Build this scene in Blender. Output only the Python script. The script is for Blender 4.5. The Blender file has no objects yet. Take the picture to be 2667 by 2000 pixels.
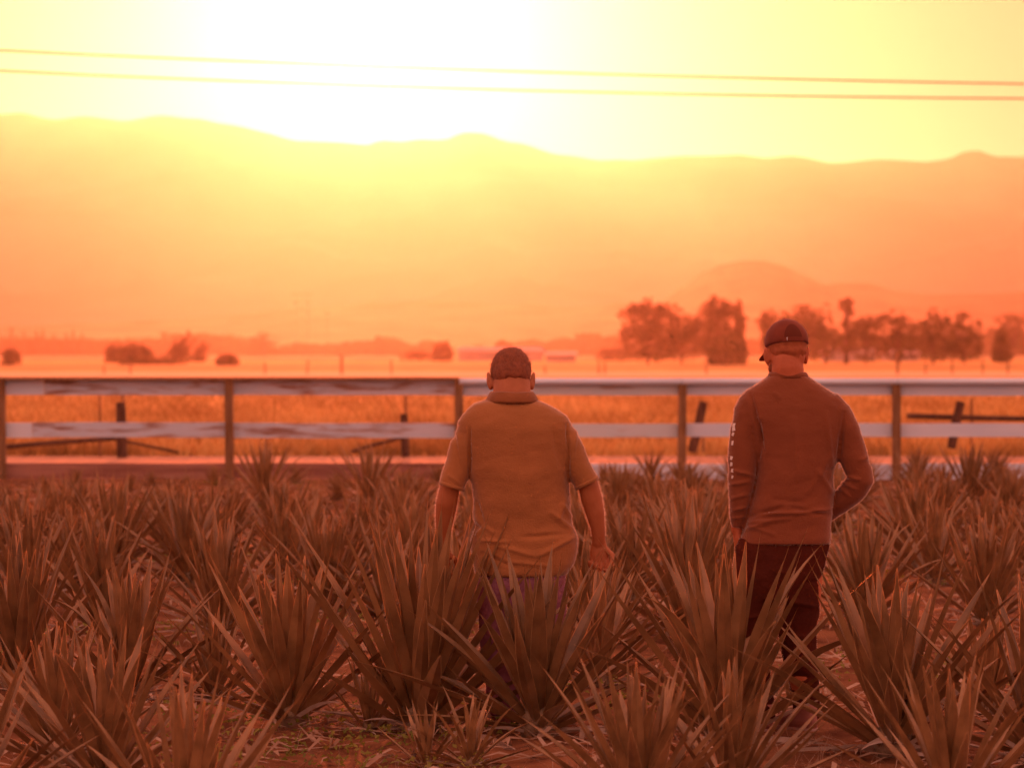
import bpy, bmesh, math, random
from mathutils import Vector, Matrix, noise
R = random.Random(7)
SC = bpy.context.scene
COL = SC.collection
F = 9760.0      # focal length in photo pixels, used to turn measured photo positions into metres
HZ = 915.0      # horizon row of the photo
EYE = 1.6


def P(px, py, D):
    return Vector(((px - 1333.5) / F * D, D, EYE - (py - HZ) / F * D))


def GX(px, D):
    return (px - 1333.5) / F * D


def gd(py):
    "distance of the ground seen at photo row py"
    return F * EYE / (py - HZ)


# ------------------------------------------------------------------ materials
def mat(name, c1, c2=None, scale=8, rough=.8, spec=.2, trans=0, bump=0, stretch=(1, 1, 1), detail=6, lo=.35, hi=.65,
        tcol=None, sheen=0, bscale=None, obj_rand=0):
    m = bpy.data.materials.new(name)
    m.use_nodes = True
    nt = m.node_tree
    n, l = nt.nodes, nt.links
    b = n['Principled BSDF']
    b.inputs['Roughness'].default_value = rough
    b.inputs['Specular IOR Level'].default_value = spec
    if sheen:
        b.inputs['Sheen Weight'].default_value = sheen
        b.inputs['Sheen Roughness'].default_value = .4
    tc = n.new('ShaderNodeTexCoord')
    mp = n.new('ShaderNodeMapping')
    mp.inputs['Scale'].default_value = stretch
    l.new(tc.outputs['Object'], mp.inputs[0])
    col = None
    if c2 is not None:
        nz = n.new('ShaderNodeTexNoise')
        nz.inputs['Scale'].default_value = scale
        nz.inputs['Detail'].default_value = detail
        l.new(mp.outputs[0], nz.inputs['Vector'])
        rp = n.new('ShaderNodeValToRGB')
        rp.color_ramp.elements[0].position = lo
        rp.color_ramp.elements[1].position = hi
        rp.color_ramp.elements[0].color = (*c1, 1)
        rp.color_ramp.elements[1].color = (*c2, 1)
        l.new(nz.outputs[0], rp.inputs[0])
        col = rp.outputs[0]
        if obj_rand:
            oi = n.new('ShaderNodeObjectInfo')
            hs = n.new('ShaderNodeHueSaturation')
            ma = n.new('ShaderNodeMath')
            ma.operation = 'MULTIPLY_ADD'
            ma.inputs[1].default_value = obj_rand
            ma.inputs[2].default_value = 1 - obj_rand / 2
            l.new(oi.outputs['Random'], ma.inputs[0])
            l.new(ma.outputs[0], hs.inputs['Value'])
            l.new(col, hs.inputs['Color'])
            col = hs.outputs[0]
        l.new(col, b.inputs['Base Color'])
    else:
        b.inputs['Base Color'].default_value = (*c1, 1)
    if bump:
        bz = n.new('ShaderNodeTexNoise')
        bz.inputs['Scale'].default_value = bscale or scale * 3
        bz.inputs['Detail'].default_value = 8
        l.new(mp.outputs[0], bz.inputs['Vector'])
        bp = n.new('ShaderNodeBump')
        bp.inputs['Strength'].default_value = bump
        bp.inputs['Distance'].default_value = .02
        l.new(bz.outputs[0], bp.inputs['Height'])
        l.new(bp.outputs[0], b.inputs['Normal'])
    if trans:
        t = n.new('ShaderNodeBsdfTranslucent')
        t.inputs[0].default_value = (*(tcol or c1), 1)
        mx = n.new('ShaderNodeMixShader')
        mx.inputs[0].default_value = trans
        l.new(b.outputs[0], mx.inputs[1])
        l.new(t.outputs[0], mx.inputs[2])
        l.new(mx.outputs[0], n['Material Output'].inputs[0])
    return m


M = {}
M['soil'] = mat('soil', (.10, .04, .02), (.24, .11, .055), 3, .95, .05, bump=.8, bscale=40)
M['track'] = mat('pale_dirt', (.42, .22, .15), (.54, .31, .22), 1.2, .95, .05, bump=.3, stretch=(.3, 1, 1))
M['agave'] = mat('agave_leaf', (.155, .088, .037), (.32, .18, .078), 5, .34, .6, trans=.06, tcol=(.3, .2, .05), obj_rand=.35, bump=.1)
M['agave_tip'] = mat('agave_spine', (.06, .03, .02), None, rough=.5)
M['pina'] = mat('agave_base', (.12, .08, .05), (.28, .2, .13), 12, .8, bump=.6)
M['dry'] = mat('dry_leaf', (.42, .33, .27), (.62, .52, .46), 9, .8, trans=.15, tcol=(.6, .35, .2), bump=.3)
M['litter'] = mat('litter', (.24, .15, .1), (.5, .38, .3), 3, .9, trans=.1, tcol=(.5, .3, .2), lo=.4, hi=.7)
M['weed'] = mat('weed_leaf', (.10, .13, .03), (.24, .22, .05), 2, .7, trans=.3, tcol=(.3, .3, .05))
M['drygrass'] = mat('dry_grass', (.26, .14, .05), (.62, .39, .15), .9, .9, .05, trans=.18, tcol=(.55, .36, .14), stretch=(.35, .16, .3), lo=.4, hi=.58)
M['paint'] = mat('white_paint', (.56, .70, .90), (.66, .78, .95), 3, .55, .3, bump=.1, stretch=(.3, 1, 1))
M['worn'] = mat('worn_paint', (.30, .18, .15), (.54, .64, .80), 5, .7, .2, bump=.5, stretch=(.5, 1, 3.2), lo=.34, hi=.52, detail=12)
M['oldwood'] = mat('old_wood', (.22, .10, .08), (.38, .2, .16), 3, .85, .1, bump=.5, stretch=(.3, 1, 5))
M['post'] = mat('post_wood', (.16, .08, .04), (.30, .17, .09), 4, .8, .15, bump=.4, stretch=(6, 6, .6))
M['darkwood'] = mat('dark_stump', (.05, .025, .02), (.12, .07, .05), 4, .9, .1, bump=.6, stretch=(6, 6, 1))
M['bark'] = mat('bark', (.06, .04, .03), (.12, .08, .06), 2, .9)
M['foliage'] = mat('tree_leaves', (.04, .045, .02), (.09, .085, .03), .8, .7, .1, trans=.2, tcol=(.1, .08, .02))
M['mount'] = mat('mountain_rock', (.09, .07, .05), (.16, .12, .09), .003, .95, 0)
M['hill'] = mat('hill_scrub', (.07, .06, .03), (.16, .11, .06), .02, .95, 0)
M['wire'] = mat('wire_metal', (.12, .11, .1), None, rough=.5)
M['shedroof'] = mat('shed_roof', (.36, .28, .27), (.46, .36, .34), .2, .6)
M['shedwall'] = mat('shed_wall', (.26, .24, .24), (.34, .31, .31), .3, .8)
M['skin1'] = mat('skin_tan', (.32, .105, .04), (.39, .135, .055), 14, .5, .35, bump=.15, bscale=90)
M['skin2'] = mat('skin_brown', (.40, .11, .045), (.48, .14, .06), 14, .5, .35, bump=.15, bscale=90)
M['hair'] = mat('dark_hair', (.17, .045, .018), (.26, .075, .03), 60, .6, .3)
M['armhair'] = mat('arm_hair', (.45, .25, .15), None, rough=.5, trans=.5, tcol=(.9, .6, .4))
M['polo'] = mat('tan_knit', (.29, .13, .050), (.36, .158, .062), 3, .95, .05, sheen=.5, bump=.25, bscale=160)
M['collar'] = mat('brown_rib', (.20, .075, .030), (.25, .095, .038), 20, .95, .05, sheen=.4, bump=.3, bscale=160)
M['jersey'] = mat('rust_jersey', (.19, .062, .030), (.235, .078, .038), 3, .95, .05, sheen=.5, bump=.25, bscale=160)
M['jeans'] = mat('faded_denim', (.24, .10, .16), (.34, .15, .22), 14, .9, .1, bump=.4, bscale=90)
M['black'] = mat('dark_denim', (.055, .013, .008), (.08, .018, .011), 8, .95, .05, bump=.3, bscale=90)
M['cap'] = mat('cap_cloth', (.15, .035, .022), (.20, .05, .03), 12, .9, .1, sheen=.2)
M['capdark'] = mat('cap_opening_dark', (.11, .025, .014), None, rough=.9)
M['print'] = mat('white_print', (.7, .66, .66), None, rough=.6)
M['shoe'] = mat('shoe_leather', (.30, .13, .11), (.36, .17, .15), 8, .6)
M['sole'] = mat('shoe_sole', (.5, .35, .33), None, rough=.7)
M['rim_fuzz'] = mat('cloth_rim_fuzz', (.6, .3, .2), None, rough=.35, spec=.8, trans=.75, tcol=(1, .85, .75))


def fibre(name, c, gl=.5, rg=.4):
    m = bpy.data.materials.new(name)
    m.use_nodes = True
    n, l = m.node_tree.nodes, m.node_tree.links
    n.remove(n['Principled BSDF'])
    t = n.new('ShaderNodeBsdfTranslucent')
    t.inputs[0].default_value = (*c, 1)
    g = n.new('ShaderNodeBsdfAnisotropic')
    g.inputs['Color'].default_value = (*c, 1)
    g.inputs['Roughness'].default_value = rg
    mx = n.new('ShaderNodeMixShader')
    mx.inputs[0].default_value = gl
    l.new(t.outputs[0], mx.inputs[1])
    l.new(g.outputs[0], mx.inputs[2])
    l.new(mx.outputs[0], n['Material Output'].inputs[0])
    return m


M['rim_fuzz'] = fibre('rim_fibre', (.9, .8, .75))  # pale strands added so garment outlines show a bright sunlit rim
M['armhair'] = fibre('arm_hair', (.9, .75, .65), .6)
M['stubble'] = fibre('stubble', (.35, .2, .14), .6)
M['agave_tip'] = fibre('agave_rim_margin', (.46, .29, .15), .4, .45)  # pale edge and tip material, chosen to catch backlight as a highlight
M['fade'] = mat('faded_hair', (.30, .088, .037), (.38, .115, .048), 60, .7)
M['eye'] = mat('eye', (.5, .45, .42), None, rough=.2)


def field_mat():
    m = bpy.data.materials.new('dry_field')
    m.use_nodes = True
    n, l = m.node_tree.nodes, m.node_tree.links
    b = n['Principled BSDF']
    b.inputs['Roughness'].default_value = .95
    b.inputs['Specular IOR Level'].default_value = .05
    g = n.new('ShaderNodeNewGeometry')
    mp = n.new('ShaderNodeMapping')
    mp.inputs['Scale'].default_value = (.12, .035, 1)
    l.new(g.outputs['Position'], mp.inputs[0])
    z = n.new('ShaderNodeTexNoise')
    z.inputs['Scale'].default_value = 1.6
    z.inputs['Detail'].default_value = 9
    z.inputs['Roughness'].default_value = .65
    l.new(mp.outputs[0], z.inputs['Vector'])
    r = n.new('ShaderNodeValToRGB')
    e = r.color_ramp.elements
    e[0].position = .33
    e[0].color = (.32, .15, .045, 1)
    e[1].position = .66
    e[1].color = (.66, .38, .12, 1)
    k = e.new(.48)
    k.color = (.52, .27, .08, 1)
    l.new(z.outputs[0], r.inputs[0])
    l.new(r.outputs[0], b.inputs['Base Color'])
    return m


M['field'] = field_mat()


# ------------------------------------------------------------------ mesh helpers
class MB:
    def __init__(s):
        s.v, s.f, s.mi = [], [], []

    def add(s, vs, fs, mi=0):
        o = len(s.v)
        s.v += [tuple(p) for p in vs]
        s.f += [tuple(i + o for i in q) for q in fs]
        s.mi += [mi] * len(fs)
        return s

    def box(s, a, b, mi=0, rot=None, c=None):
        vs = [Vector((x, y, z)) for x in (a[0], b[0]) for y in (a[1], b[1]) for z in (a[2], b[2])]
        if rot is not None:
            c = Vector(c)
            vs = [rot @ (p - c) + c for p in vs]
        return s.add(vs, [(0, 1, 3, 2), (4, 6, 7, 5), (0, 4, 5, 1), (2, 3, 7, 6), (0, 2, 6, 4), (1, 5, 7, 3)], mi)

    def tube(s, pts, rad, n=10, mi=0, flat=1.0, round_ends=True, up=None):
        pts = [Vector(p) for p in pts]
        rad = [(r, r) if not isinstance(r, (tuple, list)) else r for r in rad]
        if round_ends:
            d0 = (pts[0] - pts[1]).normalized()
            d1 = (pts[-1] - pts[-2]).normalized()
            r0, r1 = rad[0], rad[-1]
            pre = [(pts[0] + d0 * min(r0) * k, (r0[0] * q, r0[1] * q)) for k, q in ((.95, .3), (.6, .8))]
            post = [(pts[-1] + d1 * min(r1) * k, (r1[0] * q, r1[1] * q)) for k, q in ((.6, .8), (.95, .3))]
            pts = [p for p, _ in pre] + pts + [p for p, _ in post]
            rad = [r for _, r in pre] + rad + [r for _, r in post]
        vs = []
        N = len(pts)
        ref = Vector(up) if up is not None else Vector((0, 1, 0))
        for i, p in enumerate(pts):
            t = (pts[min(i + 1, N - 1)] - pts[max(i - 1, 0)]).normalized()
            a = ref - t * ref.dot(t)
            if a.length < 1e-4:
                a = Vector((1, 0, 0)) - t * t.x
            a.normalize()
            b = t.cross(a).normalized()
            for k in range(n):
                w = 2 * math.pi * k / n
                vs.append(p + b * math.cos(w) * rad[i][0] + a * math.sin(w) * rad[i][1])
        fs = [(i * n + k, i * n + (k + 1) % n, (i + 1) * n + (k + 1) % n, (i + 1) * n + k) for i in range(N - 1) for k in range(n)]
        fs += [tuple(range(n - 1, -1, -1)), tuple(range((N - 1) * n, N * n))]
        return s.add(vs, fs, mi)

    def ell(s, c, r, nu=18, nv=12, mat4=None, mi=0):
        vs = []
        for j in range(nv + 1):
            th = math.pi * j / nv
            for i in range(nu):
                ph = 2 * math.pi * i / nu
                vs.append(Vector((c[0] + r[0] * math.sin(th) * math.cos(ph), c[1] + r[1] * math.sin(th) * math.sin(ph), c[2] + r[2] * math.cos(th))))
        if mat4 is not None:
            vs = [mat4 @ p for p in vs]
        fs = [(j * nu + i, (j + 1) * nu + i, (j + 1) * nu + (i + 1) % nu, j * nu + (i + 1) % nu) for j in range(nv) for i in range(nu)]
        return s.add(vs, fs, mi)

    def rings(s, rg, n=40, ex=2.4, mi=0):
        "rg: (cx, cy, cz, rx, ry[, tilt]) stacked horizontal super-ellipses"
        vs = []
        for q in rg:
            cx, cy, cz, rx, ry = q[:5]
            tl = q[5] if len(q) > 5 else 0
            for k in range(n):
                w = 2 * math.pi * k / n
                c, d = math.cos(w), math.sin(w)
                x = math.copysign(abs(c) ** (2 / ex), c) * rx
                y = math.copysign(abs(d) ** (2 / ex), d) * ry
                vs.append((cx + x, cy + y, cz + tl * x))
        N = len(rg)
        fs = [(i * n + k, i * n + (k + 1) % n, (i + 1) * n + (k + 1) % n, (i + 1) * n + k) for i in range(N - 1) for k in range(n)]
        fs += [tuple(range(n - 1, -1, -1)), tuple(range((N - 1) * n, N * n))]
        return s.add(vs, fs, mi)

    def build(s, name, mats, parent=None, smooth=False, loc=None):
        me = bpy.data.meshes.new(name)
        me.from_pydata(s.v, [], s.f)
        if not isinstance(mats, (list, tuple)):
            mats = [mats]
        for m in mats:
            me.materials.append(m)
        if len(mats) > 1:
            me.polygons.foreach_set('material_index', s.mi)
        if smooth:
            me.polygons.foreach_set('use_smooth', [True] * len(me.polygons))
        me.validate()
        me.update()
        o = bpy.data.objects.new(name, me)
        COL.objects.link(o)
        if parent:
            o.parent = parent
        if loc is not None:
            o.location = loc
        return o


def empty(name, loc, rz=0):
    o = bpy.data.objects.new(name, None)
    o.empty_display_size = .1
    COL.objects.link(o)
    o.location = loc
    o.rotation_euler = (0, 0, rz)
    return o


def tag(o, label=None, cat=None, group=None, kind=None):
    if label:
        o['label'] = label
    if cat:
        o['category'] = cat
    if group:
        o['group'] = group
    if kind:
        o['kind'] = kind
    return o


def remeshed(o, voxel, smooth=4, factor=.5):
    "fuse the shapes of o into one continuous skin"
    r = o.modifiers.new('r', 'REMESH')
    r.mode = 'VOXEL'
    r.voxel_size = voxel
    r.use_smooth_shade = True
    if smooth:
        q = o.modifiers.new('s', 'SMOOTH')
        q.iterations = smooth
        q.factor = factor
    dg = bpy.context.evaluated_depsgraph_get()
    me = bpy.data.meshes.new_from_object(o.evaluated_get(dg))
    mats = [m for m in o.data.materials]
    o.modifiers.clear()
    o.data = me
    me.materials.clear()
    for m in mats:
        me.materials.append(m)
    me.polygons.foreach_set('use_smooth', [True] * len(me.polygons))
    return o


def displace(o, fn):
    me = o.data
    ns = [v.normal.copy() for v in me.vertices]
    for v, n in zip(me.vertices, ns):
        v.co += fn(v.co, n)
    me.update()


# ------------------------------------------------------------------ ground
def ground_h(x, y):
    if y < 10 or y > 47 or abs(x) > 10:
        return 0.0
    e = min(1, (47 - y) / 2, (10 - abs(x)) / 1.5, (y - 10) / 1)
    return e * (.05 * noise.noise(Vector((x * .9, y * .9, 0))) + .03 * noise.noise(Vector((x * 4, y * 4, 3))) + .014 * noise.noise(Vector((x * 13, y * 13, 5))))


def make_ground():
    xs = [-9000, -3000, -600, -100, -30] + [-10 + i * .1 for i in range(201)] + [30, 100, 600, 3000, 9000]
    ys = [-200, 0, 8] + [10 + i * .1 for i in range(371)] + [60, 100, 300, 1000, 3000, 9500]
    v = [(x, y, ground_h(x, y)) for y in ys for x in xs]
    n = len(xs)
    f = [(j * n + i, j * n + i + 1, (j + 1) * n + i + 1, (j + 1) * n + i) for j in range(len(ys) - 1) for i in range(n - 1)]
    m = MB()
    m.add(v, f)
    tag(m.build('ground', M['soil'], smooth=True), kind='structure')


def sheet(name, y0, y1, z, m, half=None, kind='structure', wob=0):
    h = half or max(60, y1 * .5)
    N = 60
    b = MB()
    vs = []
    for i in range(N + 1):
        x = -h + 2 * h * i / N
        w0 = wob * noise.noise(Vector((x * .15, y0, 0)))
        w1 = wob * noise.noise(Vector((x * .15, y1, 9)))
        vs += [(x, y0 + w0, z), (x, y1 + w1, z)]
    b.add(vs, [(2 * i, 2 * i + 2, 2 * i + 3, 2 * i + 1) for i in range(N)])
    return tag(b.build(name, m), kind=kind)


make_ground()
sheet('field', 56, 3600, .004, M['field'], half=2500)
sheet('dirt_track', 47.6, 57, .008, M['track'], wob=.5)
M['road'] = mat('pale_road', (.50, .34, .20), (.60, .42, .26), .1, .95)
sheet('farm_road', 232, 285, .03, M['road'], half=400, wob=5)
M['greenstrip'] = mat('green_crop', (.16, .13, .04), (.24, .17, .06), .05, .95)
sheet('crop_strip', 760, 1350, .06, M['greenstrip'], half=1200, wob=60)
sheet('crop_strip', 352, 392, .04, M['greenstrip'], half=500, wob=10)


# ------------------------------------------------------------------ stuff on the ground
def blades(name, m, n, y0, y1, h0, h1, w, xhalf, kind='stuff', lean=.3, power=1.0, patch=None):
    b = MB()
    vs, fs = [], []
    for i in range(n):
        y = y0 + (y1 - y0) * R.random() ** power
        x = (R.random() * 2 - 1) * (xhalf(y))
        if patch and noise.noise(Vector((x * patch[0], y * patch[1], 1))) < patch[2]:
            continue
        h = R.uniform(h0, h1)
        a = R.uniform(0, 6.28)
        dx, dy = math.cos(a) * w, math.sin(a) * w
        lx, ly = R.gauss(0, lean) * h, R.gauss(0, lean) * h
        z = ground_h(x, y)
        k = len(vs)
        vs += [(x - dx, y - dy, z), (x + dx, y + dy, z), (x + lx * .4 + dx * .7, y + ly * .4 + dy * .7, z + h * .55), (x + lx * .4 - dx * .7, y + ly * .4 - dy * .7, z + h * .55), (x + lx, y + ly, z + h)]
        fs += [(k, k + 1, k + 2, k + 3), (k + 3, k + 2, k + 4)]
    b.add(vs, fs)
    return b.build(name, m)


g = blades('dry_grass', M['drygrass'], 42000, 57, 150, .12, .36, .02, lambda y: y * .16 + 2, power=1.6, lean=.45, patch=(.35, .12, -.9))
tag(g, 'golden dry grass growing on the open field behind the white fence', 'grass', kind='stuff')


def litter():
    b = MB()
    vs, fs = [], []
    for i in range(9000):
        y = 12.5 + 33 * R.random() ** 1.5
        x = (R.random() * 2 - 1) * (y * .15 + .6)
        if noise.noise(Vector((x * 1.3, y * 1.3, 7))) < -.1:
            continue
        L = R.uniform(.03, .14) if R.random() < .85 else R.uniform(.15, .32)
        w = R.uniform(.004, .012) * (1 if L < .15 else 1.3)
        a = R.uniform(0, 6.28)
        z = ground_h(x, y) + R.uniform(.003, .015)
        c, s = math.cos(a), math.sin(a)
        up = R.uniform(0, .05)
        k = len(vs)
        vs += [(x - c * L - s * w, y - s * L + c * w, z), (x - c * L + s * w, y - s * L - c * w, z), (x + s * w, y - c * w, z + up), (x - s * w, y + c * w, z + up * 1.2),
               (x + c * L, y + s * L, z + R.uniform(0, .03))]
        fs += [(k, k + 1, k + 2, k + 3), (k + 3, k + 2, k + 4)]
    b.add(vs, fs)
    tag(b.build('leaf_litter', M['litter']), 'dry straw and leaf scraps scattered on the red soil between the agaves', 'litter', kind='stuff')


litter()


def weeds():
    b = MB()
    vs, fs = [], []
    for i in range(9000):
        y = 12.5 + 32 * R.random() ** 1.4
        x = (R.random() * 2 - 1) * (y * .15 + .6)
        if noise.noise(Vector((x * .55, y * .4, 21))) < .1:
            continue
        cx, cy = x, y
        z0 = ground_h(x, y)
        for q in range(3):
            a = R.uniform(0, 6.28)
            L = R.uniform(.012, .035)
            r = R.uniform(0, .04)
            ox, oy = cx + math.cos(a) * r, cy + math.sin(a) * r
            z = z0 + R.uniform(.01, .06)
            k = len(vs)
            c, s = math.cos(a) * L, math.sin(a) * L
            vs += [(ox, oy, z), (ox + c * .6 - s * .4, oy + s * .6 + c * .4, z + R.uniform(0, .02)), (ox + c * 1.2, oy + s * 1.2, z + R.uniform(-.01, .02)), (ox + c * .6 + s * .4, oy + s * .6 - c * .4, z + R.uniform(0, .02))]
            fs += [(k, k + 1, k + 2, k + 3)]
    b.add(vs, fs)
    tag(b.build('weeds', M['weed']), 'low yellow-green weeds creeping over the soil between the agaves', 'weeds', kind='stuff')


weeds()
g = blades('field_grass', M['litter'], 3500, 13, 46, .06, .2, .0016, lambda y: y * .15 + .5, power=1.6, lean=.5, patch=(.6, .5, .0))
tag(g, 'thin dry grass stalks standing in the soil of the agave rows', 'grass', kind='stuff')


# ------------------------------------------------------------------ agaves
def leaf(b, rr, base, az, th, L, w, bend, twist=0, segs=9, mi=0, tip=True):
    "one pointed channelled leaf; th = angle from vertical at the base, bend = extra angle gained along it"
    h = Vector((math.cos(az), math.sin(az), 0))
    side0 = Vector((-math.sin(az), math.cos(az), 0))
    p = Vector(base)
    vs = []
    for i in range(segs + 1):
        s = i / segs
        a = th + bend * s * s
        d = h * math.sin(a) + Vector((0, 0, 1)) * math.cos(a)
        nrm = (h * -math.cos(a) + Vector((0, 0, 1)) * math.sin(a))     # faces the plant's axis / sky
        tw = twist * s
        side = side0 * math.cos(tw) + nrm * math.sin(tw)
        nn = nrm * math.cos(tw) - side0 * math.sin(tw)
        wd = w * (.62 + .38 * math.sin(min(1, s / .42) * math.pi / 2)) if s < .42 else w * (1 - ((s - .42) / .58) ** 1.7)
        wd = max(wd, .0012)
        ch = .30 * wd
        tk = .012 * (1 - s) + .003
        vs += [p + side * wd / 2 + nn * ch * .6, p - nn * ch * .25, p - side * wd / 2 + nn * ch * .6, p - nn * (ch * .25 + tk)]
        p = p + d * (L / segs)
    fs = []
    for i in range(segs):
        for k in range(4):
            fs.append((i * 4 + k, (i + 1) * 4 + k, (i + 1) * 4 + (k + 1) % 4, i * 4 + (k + 1) % 4))
    fs += [(0, 1, 2, 3), (segs * 4 + 3, segs * 4 + 2, segs * 4 + 1, segs * 4)]
    b.add(vs, fs, mi)
    if tip:
        # toothed margin as a pale strip, added so leaf edges glint in backlight
        ev, ef = [], []
        for i in range(segs + 1):
            l, c, q = vs[i * 4], vs[i * 4 + 1], vs[i * 4 + 2]
            o = (l - q).normalized() * (.0032 if i % 2 else .0012)
            ev += [l, l + o, q, q - o]
        for i in range(segs):
            ef += [(i * 4, i * 4 + 4, i * 4 + 5, i * 4 + 1), (i * 4 + 2, i * 4 + 3, i * 4 + 7, i * 4 + 6)]
        b.add(ev, ef, 1)
    if tip:
        o = len(b.v)
        e = vs[-4:]
        q = sum(e, Vector()) / 4
        b.add([x + (x - q).normalized() * .001 for x in e] + [p + d * .012], [(0, 1, 4), (1, 2, 4), (2, 3, 4), (3, 0, 4)], 1)


def agave_meshes(seed, n=44, droop=0.0, wide=1.0, lw=.055, segs=9):
    "unit agave (leaf tips about 1 m high), returned as three mesh builders"
    rr = random.Random(seed)
    b = MB()
    ga = 2.39996
    a0 = rr.uniform(0, 6)
    for i in range(n):
        t = i / (n - 1)               # 0 inner, 1 outer
        th = math.radians(4 + 66 * t ** 1.15 * wide + rr.gauss(0, 5))
        th = max(.02, th)
        L = (.86 + .20 * math.sin(t * 3.0)) * rr.uniform(.88, 1.1)
        if t > .85:
            L *= rr.uniform(.7, 1)
        az = a0 + i * ga + rr.gauss(0, .12)
        r = .02 + .07 * t
        z = .20 - .13 * t
        bend = rr.gauss(.0, .10) + .10 * t + droop * (.5 + t) * rr.uniform(.7, 1.3)
        if t > .7 and rr.random() < .3:
            bend -= .25
        if rr.random() < .05:
            bend += rr.uniform(.3, .9)
        leaf(b, rr, (math.cos(az) * r, math.sin(az) * r, z), az, th, L, lw * 1.3 * rr.uniform(.8, 1.12) * (1 - .15 * t), bend, rr.gauss(0, .25), segs)
    s = MB()
    s.rings([(0, 0, -.06, .06, .06), (0, 0, .0, .10, .10), (0, 0, .08, .125, .125), (0, 0, .16, .11, .11), (0, 0, .24, .05, .05)], n=14, ex=2)
    d = MB()
    for i in range(rr.randint(6, 10)):
        az = rr.uniform(0, 6.28)
        th = math.radians(rr.uniform(62, 92))
        leaf(d, rr, (math.cos(az) * .08, math.sin(az) * .08, rr.uniform(.03, .09)), az, th, rr.uniform(.3, .75), rr.uniform(.018, .045), rr.uniform(.15, .7), rr.uniform(-1.6, 1.6), 7, 0, False)
    return b, s, d


COUNT = {}
AG_GROUP = 'young blue agaves planted in rows'


def place_agave(px, D, h, seed, label, n=44, droop=0., wide=1., lw=.055, parts=True, tilt=0):
    n += 4
    h *= .84
    n = int(n * .9)
    lw *= 1.24
    x = GX(px, D)
    z = ground_h(x, D) - .015
    b, s, d = agave_meshes(seed, n, droop, wide, lw)
    o = empty('agave', (x, D, z), 0)
    o.scale = (h, h, h)
    o.rotation_euler = (0, tilt, 0)
    b.build('leaves', [M['agave'], M['agave_tip']], o, smooth=False)
    s.build('stem', M['pina'], o, smooth=True)
    d.build('dry_leaves', M['dry'], o)
    tag(o, label, 'agave', AG_GROUP)
    return o


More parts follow.
